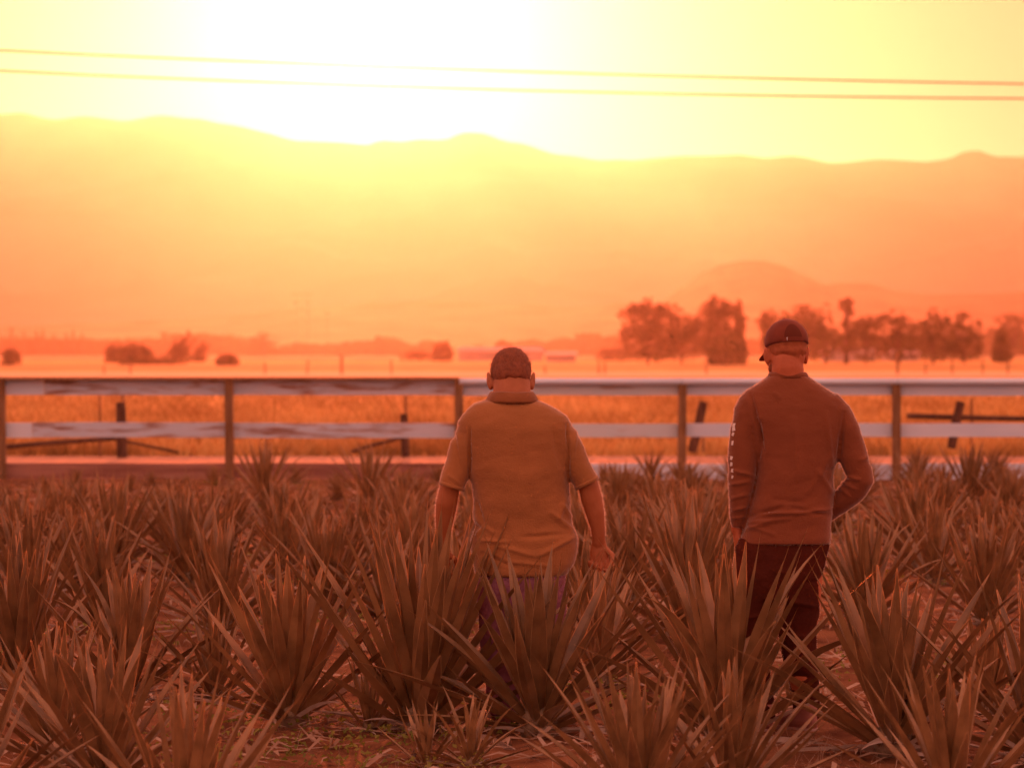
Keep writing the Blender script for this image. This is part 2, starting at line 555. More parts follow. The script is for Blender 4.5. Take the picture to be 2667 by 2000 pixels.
# px of the base, photo row of the base, height in m, seed, label, options
NEAR = [
    (1402, 1924, .80, 1, 'large agave in front of the bareheaded man, its fan of leaves crossing his legs', dict(n=46, wide=1.05, lw=.06)),
    (1086, 1897, .98, 2, 'tallest agave, bushy, rising left of the bareheaded man and covering his left hand', dict(n=60, wide=.85, lw=.056, tilt=.10)),
    (1890, 1933, .86, 3, 'broad agave directly in front of the capped man, its leaf tips against his dark trousers', dict(n=44, wide=.95, lw=.062)),
    (2328, 1972, .78, 4, 'big agave at lower right with wide leaves, right of the capped man', dict(n=48, wide=1.0, lw=.062)),
    (755, 1888, .78, 5, 'agave at left centre with wide leaves standing clear of the others in front', dict(n=44, wide=1.0, lw=.06)),
    (337, 1823, .66, 6, 'upright agave at lower left with a tight bundle of broad leaves', dict(n=42, wide=1.0, lw=.062)),
    (45, 1800, .78, 7, 'agave cut by the left edge of the picture with tall straight leaves', dict(n=40, wide=.7, lw=.058)),
    (272, 2085, .62, 8, 'blurred agave in the lower left corner nearest the camera', dict(n=40, wide=1.05, lw=.062)),
    (480, 2230, .62, 9, 'strongly blurred agave cut by the bottom edge at lower left', dict(n=34, wide=.9, lw=.055)),
    (-95, 2180, .62, 10, 'blurred agave leaf bundle leaning in from the bottom left corner', dict(n=34, wide=1.1, lw=.055)),
    (1668, 2150, .58, 11, 'blurred agave cut by the bottom edge between the two men', dict(n=44, wide=1.05, lw=.058)),
    (2700, 1990, .74, 12, 'agave cut by the right edge of the picture at the bottom', dict(n=40, wide=1.05, lw=.06)),
    (2575, 1862, .50, 22, 'small agave low behind the big one at lower right', dict(n=30, wide=1.0, lw=.055)),
    (1110, 1985, .30, 23, 'small offshoot agave at the bottom left of the centre plants', dict(n=14, wide=.9, lw=.06)),
    (960, 1900, .34, 24, 'small dark agave offshoot beside the tallest agave', dict(n=14, wide=.8, lw=.06)),
    (262, 1640, .72, 13, 'agave with widely fanned leaves behind the upright one at lower left', dict(n=40, wide=.95, lw=.062)),
    (575, 1668, .70, 14, 'agave with narrow upright leaves behind and left of the one at left centre', dict(n=42, wide=.9, lw=.056)),
    (858, 1590, .66, 15, 'dense rounded agave behind the tallest one, left of the bareheaded man', dict(n=46, wide=.95, lw=.054)),
    (1795, 1668, .84, 16, 'tall agave between the two men, touching the capped man\'s sleeve', dict(n=50, wide=.85, lw=.054)),
    (2568, 1640, .68, 17, 'agave at the right edge behind the big one at lower right', dict(n=42, wide=.9, lw=.06)),
    (2258, 1618, .70, 18, 'agave just right of the capped man at hip height', dict(n=42, wide=1.0, lw=.058)),
    (1560, 1700, .55, 19, 'agave in the gap between the men, right of the bareheaded man\'s hand', dict(n=36, wide=1.1, lw=.055)),
    (70, 1600, .72, 20, 'agave near the left edge behind the cut-off one, with long spread leaves', dict(n=40, wide=1.0, lw=.058)),
    (560, 1490, .70, 21, 'agave standing behind the narrow-leaved one at left', dict(n=42, wide=.9, lw=.054)),
    (690, 1312, .72, 31, 'dark agave rising against the bottom rail right of the second fence post', dict(n=44, wide=.95, lw=.045)),
    (960, 1318, .72, 32, 'dark agave rising against the bottom rail just left of the bareheaded man', dict(n=40, wide=1.0, lw=.045)),
    (2530, 1318, .74, 33, 'dark agave rising against the fence at right, beyond the last post', dict(n=44, wide=1.05, lw=.048)),
    (300, 1500, .72, 41, 'agave standing behind the fanned one at lower left', dict(n=38, wide=1.0)),
    (805, 1492, .66, 42, 'agave behind and left of the dense rounded one', dict(n=38, wide=1.0)),
    (1640, 1560, .70, 43, 'agave between the men, further back than the one touching the sleeve', dict(n=38, wide=.95)),
    (2430, 1520, .66, 44, 'agave in the second rank right of the capped man', dict(n=38, wide=1.0)),
    (2640, 1500, .60, 45, 'agave cut by the right edge of the picture in the second rank', dict(n=36, wide=1.0)),
    (1010, 1600, .70, 46, 'agave partly hidden behind the tallest one', dict(n=38, wide=1.0)),
    (150, 1975, .60, 51, 'agave low at the left bottom, in front of the upright one', dict(n=36, wide=1.05)),
    (1905, 2120, .56, 52, 'blurred agave cut by the bottom edge in front of the capped man', dict(n=34, wide=1.1)),
    (2480, 2150, .60, 53, 'blurred agave cut by the bottom edge at lower right', dict(n=36, wide=1.1)),
    (1225, 1990, .34, 54, 'small agave with sprawling leaves at the bottom between the two centre plants', dict(n=20, wide=1.25, droop=.3)),
    (1560, 1800, .62, 55, 'agave right of the centre one, its leaves crossing below the man\'s hand', dict(n=36, wide=1.1)),
    (560, 1830, .50, 56, 'short agave squeezed between the upright one and the one at left centre', dict(n=30, wide=1.1)),
    (2060, 1860, .3, 34, 'little agave in the shade by the capped man\'s right shoe', dict(n=10, wide=1.1, lw=.05)),
]
for (px, py, h, sd, lab, kw) in NEAR:
    place_agave(px, gd(py), h, sd, lab, **kw)

ORD = ['first', 'second', 'third', 'fourth', 'fifth', 'sixth', 'seventh', 'eighth', 'ninth', 'tenth', 'eleventh', 'twelfth', 'thirteenth',
       'fourteenth', 'fifteenth', 'sixteenth', 'seventeenth']
VAR = []
for k in range(8):
    b, s, d = agave_meshes(100 + k, n=[34, 38, 30, 36, 32, 28, 38, 34][k], droop=[0, .1, .5, 0, .8, .3, .1, 1.1][k], wide=[.95, 1.05, 1, .9, 1.1, 1.1, .85, 1.15][k], lw=.078, segs=7)
    b2 = MB()
    b2.v, b2.f, b2.mi = b.v, b.f, b.mi
    b2.add(s.v, s.f, 2)
    b2.add(d.v, d.f, 3)
    VAR.append(b2)
VARM = []
ROWS = [(21.9, .72), (25.2, .70), (27.6, .66), (30.0, .62), (32.4, .58), (34.9, .52), (37.3, .46), (39.8, .44), (42.4, .42), (45.2, .40)]
ROWNAME = ['row just behind the men', 'nearest blurred row behind the men', 'second blurred row behind the men', 'third blurred row behind the men', 'fourth blurred row behind the men',
           'fifth blurred row behind the men', 'fourth row before the fence', 'third row before the fence', 'second row before the fence', 'last row at the foot of the fence']
first = {}
for ri, (D0, hh) in enumerate(ROWS):
    half = D0 * .1366 + .35
    x = -half + R.uniform(0, .5)
    k = 0
    while x < half:
        D = D0 + R.uniform(-.45, .45)
        px = 1333.5 + x / D * F
        h = hh * R.uniform(.85, 1.15) * .80
        if ri >= 5:
            h *= (.72 if px < 1150 else 1.12)
        vi = R.choice([0, 1, 3, 6] if ri < 5 else ([2, 4, 5, 7, 1] if px < 1150 else [0, 1, 2, 3, 4, 5]))
        clash = any(abs(px - q[0]) < (60 if ri > 0 else 150) and abs(D - gd(q[1])) < 1.2 for q in NEAR)
        # plants wholly behind the two men are left out
        if not clash and not (1265 < px < 1450 and h * F / D + 0 < 500) and not (1975 < px < 2140):
            if vi not in first:
                o = VAR[vi].build('agave', [M['agave'], M['agave_tip'], M['pina'], M['dry']])
                first[vi] = o
            else:
                o = first[vi].copy()
                COL.objects.link(o)
            o.location = (x, D, ground_h(x, D) - .015)
            o.scale = (h, h, h)
            o.rotation_euler = (0, 0, R.uniform(0, 6.28))
            tag(o, '%s agave from the left in the %s' % (ORD[k], ROWNAME[ri]), 'agave', 'small agaves in the blurred far rows')
            k += 1
        x += R.uniform(.66, .98)

# pale dry leaves lying about, each its own thing
DRY = [(770, 1770, .22, 'pale folded dry leaf lying near the agave at left centre'),
       (1050, 1885, .26, 'pale curled dry leaf standing on end beside the tallest agave'),
       (1500, 1890, .3, 'long pale dry leaf lying across the base of the centre agave'),
       (1540, 1945, .12, 'small pale leaf scrap right of the centre agave base'),
       (1340, 1965, .25, 'crumpled pale dry leaf on the soil at the bottom centre'),
       (690, 1800, .2, 'thin curled dry leaf left of the agave at left centre'),
       (90, 1835, .2, 'bent pale dry leaf at the foot of the left edge agave'),
       (1960, 1950, .3, 'pale dry leaf stuck in the soil in front of the capped man'),
       (2420, 1975, .3, 'stiff pale leaf at the bottom right corner of the field'),
       (1120, 1960, .25, 'pale broken leaf piece on the ground at bottom left of centre')]
for i, (px, py, L, lab) in enumerate(DRY):
    rr = random.Random(500 + i)
    b = MB()
    leaf(b, rr, (0, 0, .01), rr.uniform(0, 6.28), math.radians(rr.uniform(40, 80)), L, .035, rr.uniform(.6, 2.0), rr.uniform(-2, 2), 8, 0, False)
    D = gd(py)
    x = GX(px, D)
    tag(b.build('dry_leaf', M['dry'], loc=(x, D, ground_h(x, D) - .01)), lab, 'dry leaf', 'pale dry leaves lying on the soil')

# ------------------------------------------------------------------ white board fence
FD = 46.7
PX = [-1775, -1185, -590, 5, 598, 1196, 1775, 2335, 2895, 3460, 4025]


def fence():
    o = empty('board_fence', (0, FD, 0))
    tag(o, 'long white board fence with brown posts and peeling boards on its left bays', 'fence')

    def X(p):
        return (p - 1333.5) / F * FD

    def Z(py):
        return EYE - (py - HZ) / F * FD
    for i, p in enumerate(PX):
        m = MB()
        w = .052
        rot = Matrix.Rotation(R.uniform(-.012, .012), 3, 'Y')
        m.box((X(p) - w, -.06, -.3), (X(p) + w, .05, Z(990 + (1 if p > 1200 else 0))), 0, rot, (X(p), 0, 0))
        m.build('post', M['post'], o)
    for i in range(len(PX) - 1):
        a, c = X(PX[i]), X(PX[i + 1])
        left = i < 5
        # cap board
        m = MB()
        z = Z(983 if left else 990)
        if left:
            m.box((a + .003, -.085, z - .035), (c - .003, .12, z))
            m.build('cap_board', M['post'], o)
        else:
            m.tube([(a + .002, .0, z - .02), (c - .002, .0, z - .02)], [(.085, .045)] * 2, n=14, round_ends=False, up=(0, 0, 1))
            m.build('cap_rail', M['paint'], o, smooth=True)
        spans = [(a, c, M['worn'] if left else M['paint'])]
        if i == 3:
            spans = [(a, X(112), M['paint']), (X(112), c, M['worn'])]
        for row, (t, bt) in enumerate(((988, 1028), (1101, 1140), (1206, 1247))):
            tt, bb = (t, bt) if left else (t + 2, bt + 2 - (4 if row == 1 else 0))
            if row == 2 and left:
                sp = [(a, c, M['oldwood'])]
            elif i == 3 and row == 1:
                sp = [(a, X(82), M['paint']), (X(82), c, M['worn'])]
            elif i == 3 and row == 0:
                sp = spans
            elif i == 5 and row < 2:
                sp = [(a, a + .9, M['paint']), (a + .9, c, M['worn2'])]
            else:
                sp = [(a, c, M['worn'] if left else M['paint'])]
            for (x0, x1, mt) in sp:
                m = MB()
                j = R.uniform(-.006, .006)
                nseg = 12
                vs = []
                for k in range(nseg + 1):
                    x = x0 + .004 + (x1 - x0 - .008) * k / nseg
                    sg = .006 * noise.noise(Vector((x * 1.1, row * 3.1, 0)))
                    vs += [(x, .053, Z(bb) + j + sg), (x, .053, Z(tt) + j + sg), (x, .092, Z(tt) + j + sg), (x, .092, Z(bb) + j + sg)]
                fs = [(k * 4 + q, (k + 1) * 4 + q, (k + 1) * 4 + (q + 1) % 4, k * 4 + (q + 1) % 4) for k in range(nseg) for q in range(4)]
                fs += [(3, 2, 1, 0), (nseg * 4, nseg * 4 + 1, nseg * 4 + 2, nseg * 4 + 3)]
                m.add(vs, fs)
                m.build('board', mt, o)


M['worn2'] = mat('slightly_worn_paint', (.38, .32, .32), (.57, .69, .79), 2.5, .6, .2, bump=.2, stretch=(.5, 1, 2.5), lo=.30, hi=.42)
fence()


# ------------------------------------------------------------------ old stubs, poles and wire posts behind the fence
def pole(name, a, b, r, m, lab, cat, group=None, n=8):
    mb = MB()
    a, b = Vector(a), Vector(b)
    mid = (a + b) / 2 + Vector((R.uniform(-.01, .01), 0, R.uniform(-.01, .01)))
    base = Vector((a.x, a.y, min(a.z, b.z)))
    mb.tube([a - base, mid - base, b - base], [r, r * R.uniform(.9, 1.1), r * .92], n=n, round_ends=False)
    o = mb.build(name, m, smooth=False, loc=base)
    tag(o, lab, cat, group)
    return o


def PP(px, py, D):
    q = P(px, py, D)
    return (q.x, q.y, q.z)


D = 56
G2 = 'old stumps standing behind the fence'
pole('wooden_stump', PP(318, 1192, D), PP(314, 1048, D), .075, M['darkwood'], 'thick upright dark stump seen through the left bay of the fence', 'stump', G2)
pole('wooden_stump', PP(1056, 1190, D), PP(1052, 1078, D), .06, M['darkwood'], 'short dark stump behind the fence left of the bareheaded man', 'stump', G2)
pole('wooden_stump', PP(1802, 1178, D), PP(1832, 1046, D), .068, M['darkwood'], 'leaning dark stump behind the fence left of the capped man', 'stump', G2)
pole('wooden_stump', PP(2478, 1168, D), PP(2502, 1046, D), .068, M['darkwood'], 'leaning dark stump behind the right bay of the fence', 'stump', G2)
pole('fallen_rail', PP(2362, 1083, D + .12), PP(2760, 1092, D + .12), .042, M['darkwood'], 'dark horizontal rail resting on the leaning stump at right', 'rail')
pole('fallen_rail', PP(-40, 1168, D - .15), PP(300, 1142, D - .15), .035, M['darkwood'], 'dark sloping rail at the left edge leading up to the thick stump', 'rail')
pole('fallen_rail', PP(300, 1144, D - .12), PP(520, 1190, D + 1.5), .022, M['darkwood'], 'thin brace sloping down to the right from the thick stump', 'rail')
pole('fallen_rail', PP(915, 1176, D - .1), PP(1045, 1140, D - .1), .028, M['darkwood'], 'short brace leaning against the stump left of the bareheaded man', 'rail')
G3 = 'thin stakes of the old wire fence'
for (px, t, b_, lab) in ((260, 1030, 1192, 'thin stake left of the thick stump'), (322, 1025, 1050, 'thin wire stub on top of the thick stump'),
                         (1057, 1030, 1080, 'thin stake rising from the short stump left of the bareheaded man'), (695, 1140, 1200, 'thin stake behind the dark agave by the second post'),
                         (2530, 1036, 1160, 'thin stake right of the leaning stump at right'), (1832, 1140, 1178, 'thin stake beside the leaning stump by the capped man')):
    pole('stake', PP(px, b_, D + .3), PP(px, t, D + .3), .018, M['post'], lab, 'stake', G3, 6)
# distant wire fence posts along the farm road
for i, px in enumerate((272, 340, 690, 800, 890, 1020, 1420, 1560, 1575, 1840, 2338, 2410, 2480, 2560, 2625)):
    DD = 262
    hh = R.choice((.6, .8, 1.0)) if px not in (890, 2338) else 1.5
    x = GX(px, DD)
    side = 'left of the bareheaded man' if px < 1333 else 'right of the bareheaded man'
    pole('far_fence_post', (x, DD, 0), (x + R.uniform(-.04, .04), DD, hh), .06 if hh < 1.4 else .1, M['post'],
         '%s tiny far post from the left along the pale road beyond the field' % ORD[i], 'post', 'far fence posts along the pale road', 6)


# ------------------------------------------------------------------ power lines
def wire(pts, D, lab):
    # parabola through three photo points, continued beyond both sides of the picture
    (x0, y0), (x1, y1), (x2, y2) = pts
    mb = MB()
    q = []
    for i in range(41):
        px = -6000 + i * 14667 / 40
        L0 = (px - x1) * (px - x2) / ((x0 - x1) * (x0 - x2))
        L1 = (px - x0) * (px - x2) / ((x1 - x0) * (x1 - x2))
        L2 = (px - x0) * (px - x1) / ((x2 - x0) * (x2 - x1))
        q.append(P(px, y0 * L0 + y1 * L1 + y2 * L2, D))
    c = q[0].copy()
    mb.tube([p - c for p in q], [.023] * len(q), n=8, round_ends=False, up=(0, 1, 0))
    tag(mb.build('power_line', M['wire'], smooth=True, loc=c), lab, 'power line', 'overhead power lines')


wire([(0, 133), (1333, 187), (2667, 220)], 90, 'upper power line crossing the bright sky')
wire([(0, 186), (1333, 236), (2667, 258)], 90.6, 'lower power line crossing the bright sky')


# ------------------------------------------------------------------ trees
OFF = [Vector()]


def crown(b, rr, lobes, n, leafsize, gaps=True):
    tot = sum(l[3] * l[4] * l[5] for l in lobes)
    vs, fs = [], []
    for (cx, cy, cz, rx, ry, rz) in lobes:
        k = int(n * rx * ry * rz / tot) + 20
        for i in range(k):
            while True:
                p = Vector((rr.uniform(-1, 1), rr.uniform(-1, 1), rr.uniform(-1, 1)))
                if p.length < 1 and rr.random() < .25 + .75 * p.length:
                    break
            q = Vector((cx + p.x * rx, cy + p.y * ry, cz + p.z * rz))
            if noise.noise(q * (.75 if gaps else 1.13) + OFF[0]) < (-.15 if gaps else -.28):
                continue
            s = leafsize * rr.uniform(.5, 1.3)
            u = Vector((rr.gauss(0, 1), rr.gauss(0, 1), rr.gauss(0, 1))).normalized()
            w = u.cross(Vector((rr.gauss(0, 1), rr.gauss(0, 1), rr.gauss(0, 1)))).normalized()
            j = len(vs)
            vs += [q + u * s, q + w * s * .5, q - u * s, q - w * s * .5]
            fs.append((j, j + 1, j + 2, j + 3))
    b.add(vs, fs)


def tree(px, ytop, w, D, lab, kind='round', seed=0, group=None, name='tree', n=1500):
    if kind == 'round':
        w *= 1.28
        n = int(n * 1.2)
    OFF[0] = Vector((seed * 7.37 + .41, seed * 3.13 + .27, .63))
    "px, photo row of the top and photo width give position, height and spread at distance D"
    rr = random.Random(seed)
    H = EYE - (ytop - HZ) / F * D
    W = w / F * D
    o = empty(name, (GX(px, D), D, 0))
    tag(o, lab, 'tree' if kind not in ('bush',) else 'bush', group)
    c = MB()
    t = MB()
    lobes = []
    tr = max(.06, H * .025) * (1.6 if kind == 'ball' else 1)
    if kind == 'bush':
        lobes.append((0, 0, H * .30, W * .46, W * .4, H * .58))
        for i in range(8):
            lobes.append((rr.uniform(-.24, .24) * W, rr.uniform(-.2, .2) * W, H * rr.uniform(.3, .66), W * rr.uniform(.08, .18), W * .2, H * rr.uniform(.15, .28)))
        t.tube([(0, 0, -.1), (0, 0, H * .4)], [tr, tr * .5], n=6, round_ends=False)
    elif kind == 'ball':
        lobes = [(-W * .12, 0, H * .86, W * .30, W * .3, H * .10), (W * .14, 0, H * .92, W * .24, W * .25, H * .07), (W * .15, 0, H * .76, W * .3, W * .25, H * .08), (-W * .15, 0, H * .6, W * .2, W * .2, H * .08), (W * .2, 0, H * .45, W * .3, W * .2, H * .08), (-W * .2, 0, H * .3, W * .7, W * .4, H * .14), (W * .3, 0, H * .42, W * .5, W * .3, H * .12)]
        t.tube([(0, 0, -.1), (.1, 0, H * .5), (0, 0, H * .85)], [tr, tr * .8, tr * .4], n=6, round_ends=False)
    elif kind == 'cypress':
        for i in range(5):
            z = .15 + .16 * i
            lobes.append((0, 0, H * z, W * .5 * (1 - z * .7), W * .5 * (1 - z * .7), H * .16))
        t.tube([(0, 0, -.1), (0, 0, H * .8)], [tr, tr * .3], n=6, round_ends=False)
    elif kind == 'leaning':
        lobes.append((-W * .05, 0, H * .2, W * .45, W * .3, H * .24))
        lobes.append((0, 0, H * .42, W * .34, W * .3, H * .22))
        for k, (tx, tz) in enumerate(((.30, .98), (.10, .80), (.44, .72), (-.15, .62))):
            for i in range(5):
                s = i / 4
                lobes.append((W * (-.10 + (tx + .10) * s), .3 * (k - 1.5), H * (.25 + (tz - .25) * s), W * .17 * (1.25 - s), W * .15, H * .12))
        t.tube([(-W * .4, 0, -.1), (0, 0, H * .5), (W * .25, 0, H * .85)], [tr, tr * .7, tr * .3], n=6, round_ends=False)
    else:
        nl = 13
        for i in range(nl):
            a = rr.uniform(0, 6.28)
            r = rr.uniform(.1, .36)
            z = rr.uniform(.33, .86)
            k = (1 - max(0, z - .6) * 1.3)
            s = rr.uniform(.16, .26)
            lobes.append((math.cos(a) * r * W * k, math.sin(a) * r * W * k, H * z, W * s * 1.15, W * s, H * rr.uniform(.09, .16)))
        lobes.append((rr.uniform(-.1, .1) * W, 0, H * .9, W * .13, W * .13, H * .1))
        lobes.append((0, 0, H * .42, W * .38, W * .3, H * .26))
        lobes.append((W * .05, 0, H * .2, W * .34, W * .3, H * .16))
        t.tube([(0, 0, -.1), (.05, 0, H * .3), (0, 0, H * .6)], [tr, tr * .8, tr * .4], n=7, round_ends=False)
        for l in lobes[::2]:
            t.tube([(0, 0, H * .25), ((l[0]) * .5, l[1] * .5, H * .25 + (l[2] - H * .25) * .6), (l[0], l[1], l[2])], [tr * .5, tr * .35, tr * .15], n=5, round_ends=False)
    crown(c, rr, lobes, int(n * 1.5), max(.24, H * .035) if kind != 'bush' else max(.2, H * .08), kind == 'round')
    t.build('trunk', M['bark'], o)
    c.build('crown', M['foliage'], o)
    return o


GR = 'dark trees of the right-hand grove'
tree(1688, 775, 170, 470, 'leftmost broad tree of the grove, standing left of the capped man', 'round', 1, GR, n=2600)
tree(1775, 800, 150, 480, 'lower broad tree joined to the right side of the leftmost grove tree', 'round', 2, GR, n=2000)
tree(1872, 768, 110, 470, 'tall tree with a ragged top just left of the capped man', 'round', 3, GR, n=1800)
tree(1925, 772, 48, 472, 'narrow upright tree close against the right side of the ragged-topped tree', 'cypress', 33, GR, n=600)
tree(2012, 800, 70, 500, 'narrow tree partly behind the left side of the cap', 'round', 4, GR, n=900)
tree(2095, 792, 140, 500, 'sloping-crowned tree seen just right of the cap', 'round', 5, GR, n=1700)
tree(2150, 785, 60, 505, 'pale thin tree to the left of the ball-topped tree', 'round', 55, GR, n=500)
tree(2204, 772, 50, 480, 'slender tree with a small ball crown on a bare trunk', 'ball', 6, GR, n=700)
tree(2255, 818, 120, 490, 'low spreading tree right of the ball-topped tree', 'round', 7, GR, n=1600)
tree(2342, 803, 120, 490, 'rounded tree in the middle of the right-hand tree line', 'round', 8, GR, n=1700)
tree(2430, 800, 110, 485, 'peaked tree right of the rounded one in the right-hand line', 'round', 9, GR, n=1600)
tree(2512, 812, 100, 485, 'last dark tree at the right end of the grove', 'round', 10, GR, n=1600)
tree(2640, 815, 110, 900, 'faint tree at the right edge of the picture', 'round', 11, n=1500)
tree(2608, 850, 70, 520, 'small dark cone-shaped tree before the faint tree at right', 'cypress', 12, n=1200)
GB = 'dark bushes on the far field'
tree(1895, 862, 118, 430, 'dark rounded bush below the ragged-topped tree', 'bush', 13, GB, 'bush', 1500)
tree(1590, 898, 90, 600, 'low bush at the left foot of the grove', 'bush', 14, GB, 'bush', 700)
tree(1680, 905, 220, 620, 'long low thicket under the leftmost grove tree', 'bush', 15, GB, 'bush', 1200)
tree(2280, 900, 260, 640, 'long low thicket under the right-hand tree line', 'bush', 16, GB, 'bush', 1200)
tree(2470, 902, 220, 650, 'low thicket at the right end of the grove', 'bush', 161, GB, 'bush', 1000)
tree(1152, 880, 62, 600, 'round dark bush left of the bareheaded man\'s head', 'bush', 17, GB, 'bush', 900)
tree(1085, 908, 110, 620, 'long low bush left of the round dark one', 'bush', 18, GB, 'bush', 700)
tree(1310, 878, 66, 900, 'faint bush just above the bareheaded man\'s head', 'bush', 19, GB, 'bush', 700)
tree(28, 903, 62, 430, 'dark round bush at the left edge above the fence', 'bush', 20, GB, 'bush', 900)
tree(305, 884, 84, 520, 'paler bush behind the darkest one at left', 'bush', 21, GB, 'bush', 900)
tree(352, 886, 112, 440, 'darkest and widest bush above the left bay of the fence', 'bush', 22, GB, 'bush', 1500)
tree(420, 925, 90, 450, 'low bush joining the widest bush and the leaning tree', 'bush', 221, GB, 'bush', 700)
tree(468, 866, 84, 470, 'leaning spiky tree right of the darkest left bush', 'leaning', 23, n=800)
tree(520, 885, 50, 560, 'faint smaller leaning tree right of the spiky one', 'leaning', 24, n=500)
tree(690, 860, 76, 1100, 'faint round tree on the hazy horizon at left', 'round', 25, n=900)
tree(592, 919, 70, 420, 'low square-cut hedge block on the field at left', 'bush', 26, GB, 'bush', 1200)
for i, px in enumerate((30, 62, 95, 112, 140, 172, 190, 215)):
    tree(px, 850 + R.uniform(-4, 14), 20, 1250, '%s faint narrow tree from the left edge on the hazy horizon' % ORD[i], 'cypress', 60 + i, 'faint narrow trees at the far left', n=260)


def treeline():
    b = MB()
    rr = random.Random(5)
    vs, fs = [], []
    for i in range(44000):
        D = rr.uniform(1300, 1500)
        x = rr.uniform(-400, 400)
        px = 1333.5 + x / D * F
        top = 4 + 4.5 * noise.noise(Vector((x * .03, 0, 0))) + 3.5 * noise.noise(Vector((x * .12, 3, 0))) + (2 if px < 700 else 0) + (2.5 if px > 1500 else 0)
        if top < .5:
            continue
        q = Vector((x, D, rr.uniform(0, max(1.5, top))))
        s = rr.uniform(.4, 1.1)
        u = Vector((rr.gauss(0, 1), 0, rr.gauss(0, 1))).normalized()
        w = Vector((-u.z, rr.uniform(-.4, .4), u.x))
        j = len(vs)
        vs += [q + u * s, q + w * s * .6, q - u * s, q - w * s * .6]
        fs.append((j, j + 1, j + 2, j + 3))
    b.add(vs, fs)
    tag(b.build('treeline', M['foliage']), 'faint hazy line of far trees along the horizon below the mountains', 'treeline', kind='stuff')


treeline()


# ------------------------------------------------------------------ far sheds and pylons
def shed(x0, x1, ytop, D, lab, low=False, wallm='shedwall', depth=14):
    a, c = GX(x0, D), GX(x1, D)
    H = max(1.6, EYE - (ytop - HZ) / F * D)
    o = empty('farm_shed', ((a + c) / 2, D, 0))
    tag(o, lab, 'shed', 'low farm sheds on the far field')
    w = (c - a) / 2
    eh = H * .68
    m = MB()
    m.box((-w + .4, .3, 0), (w - .4, depth - .3, eh))
    m.build('wall', M[wallm], o)
    m = MB()
    vs = [(-w, 0, eh), (w, 0, eh), (w * .93, depth / 2, H), (-w * .93, depth / 2, H), (-w, depth, eh), (w, depth, eh)]
    vs += [(x, y, z - .12) for x, y, z in vs]
    m.add(vs, [(0, 1, 2, 3), (3, 2, 5, 4), (6, 9, 8, 7), (9, 10, 11, 8), (0, 6, 7, 1), (4, 5, 11, 10), (0, 3, 9, 6), (3, 4, 10, 9), (1, 7, 8, 2), (2, 8, 11, 5)])
    m.build('roof', M['shedroof'], o)


shed(1188, 1420, 903, 640, 'long pale-roofed shed behind the bareheaded man\'s head')
shed(1418, 1506, 919, 560, 'low brown shed right of the bareheaded man\'s head', wallm='shedwall')
shed(2150, 2290, 908, 600, 'pale low shed under the trees right of the cap')
shed(2310, 2400, 912, 610, 'short pale shed at the foot of the peaked tree')


def pylon(px, ytop, D, lab, w=3.0, arms=2):
    H = EYE - (ytop - HZ) / F * D
    o = empty('pylon', (GX(px, D), D, 0))
    tag(o, lab, 'pylon', 'faint power pylons on the horizon')
    m = MB()
    if arms:
        for s in (-1, 1):
            m.tube([(s * w, 0, 0), (s * w, 0, H)], [.45, .3], n=6, round_ends=False)
        for k in range(6):
            z0, z1 = H * k / 6, H * (k + 1) / 6
            m.tube([(-w, 0, z0), (w, 0, z1)], [.15, .15], n=4, round_ends=False)
            m.tube([(w, 0, z0), (-w, 0, z1)], [.15, .15], n=4, round_ends=False)
    else:
        m.tube([(0, 0, 0), (0, 0, H)], [.6, .4], n=6, round_ends=False)
    m.build('mast', M['bark'], o)
    for z in ((.97, .84) if arms else (.95,)):
        q = MB()
        q.box((-w * 1.6, -.2, H * z - .35), (w * 1.6, .2, H * z + .35))
        q.build('crossarm', M['bark'], o)


pylon(786, 762, 2900, 'faint broad twin-mast pylon on the hazy horizon at left centre', 5.0)
pylon(852, 810, 2950, 'fainter single-mast pylon right of the broad one', 1.6, 0)

# ------------------------------------------------------------------ hills and mountains
RIDGE = [(-3500, 420), (-2600, 350), (-1900, 380), (-1200, 300), (-600, 330), (-200, 310), (0, 296), (60, 296), (97, 306), (145, 311), (217, 304), (265, 309), (338, 313), (434, 302), (519, 310), (579, 322), (687, 344), (772, 367), (844, 369),
         (965, 377), (989, 365), (1049, 371), (1103, 362), (1158, 364), (1206, 347), (1260, 347), (1333, 371), (1454, 401), (1562, 418), (1646, 419), (1707, 411), (1803, 407),
         (1924, 404), (1996, 413), (2069, 407), (2159, 425), (2322, 416), (2406, 422), (2466, 416), (2509, 398), (2545, 392), (2593, 407), (2660, 410), (2900, 440), (3300, 420), (4000, 380), (4700, 440), (6200, 500)]


def interp(tab, x):
    if x <= tab[0][0]:
        return tab[0][1]
    for (a, b), (c, d) in zip(tab, tab[1:]):
        if x <= c:
            t = (x - a) / (c - a)
            t = t * t * (3 - 2 * t) * .5 + t * .5
            return b + (d - b) * t
    return tab[-1][1]


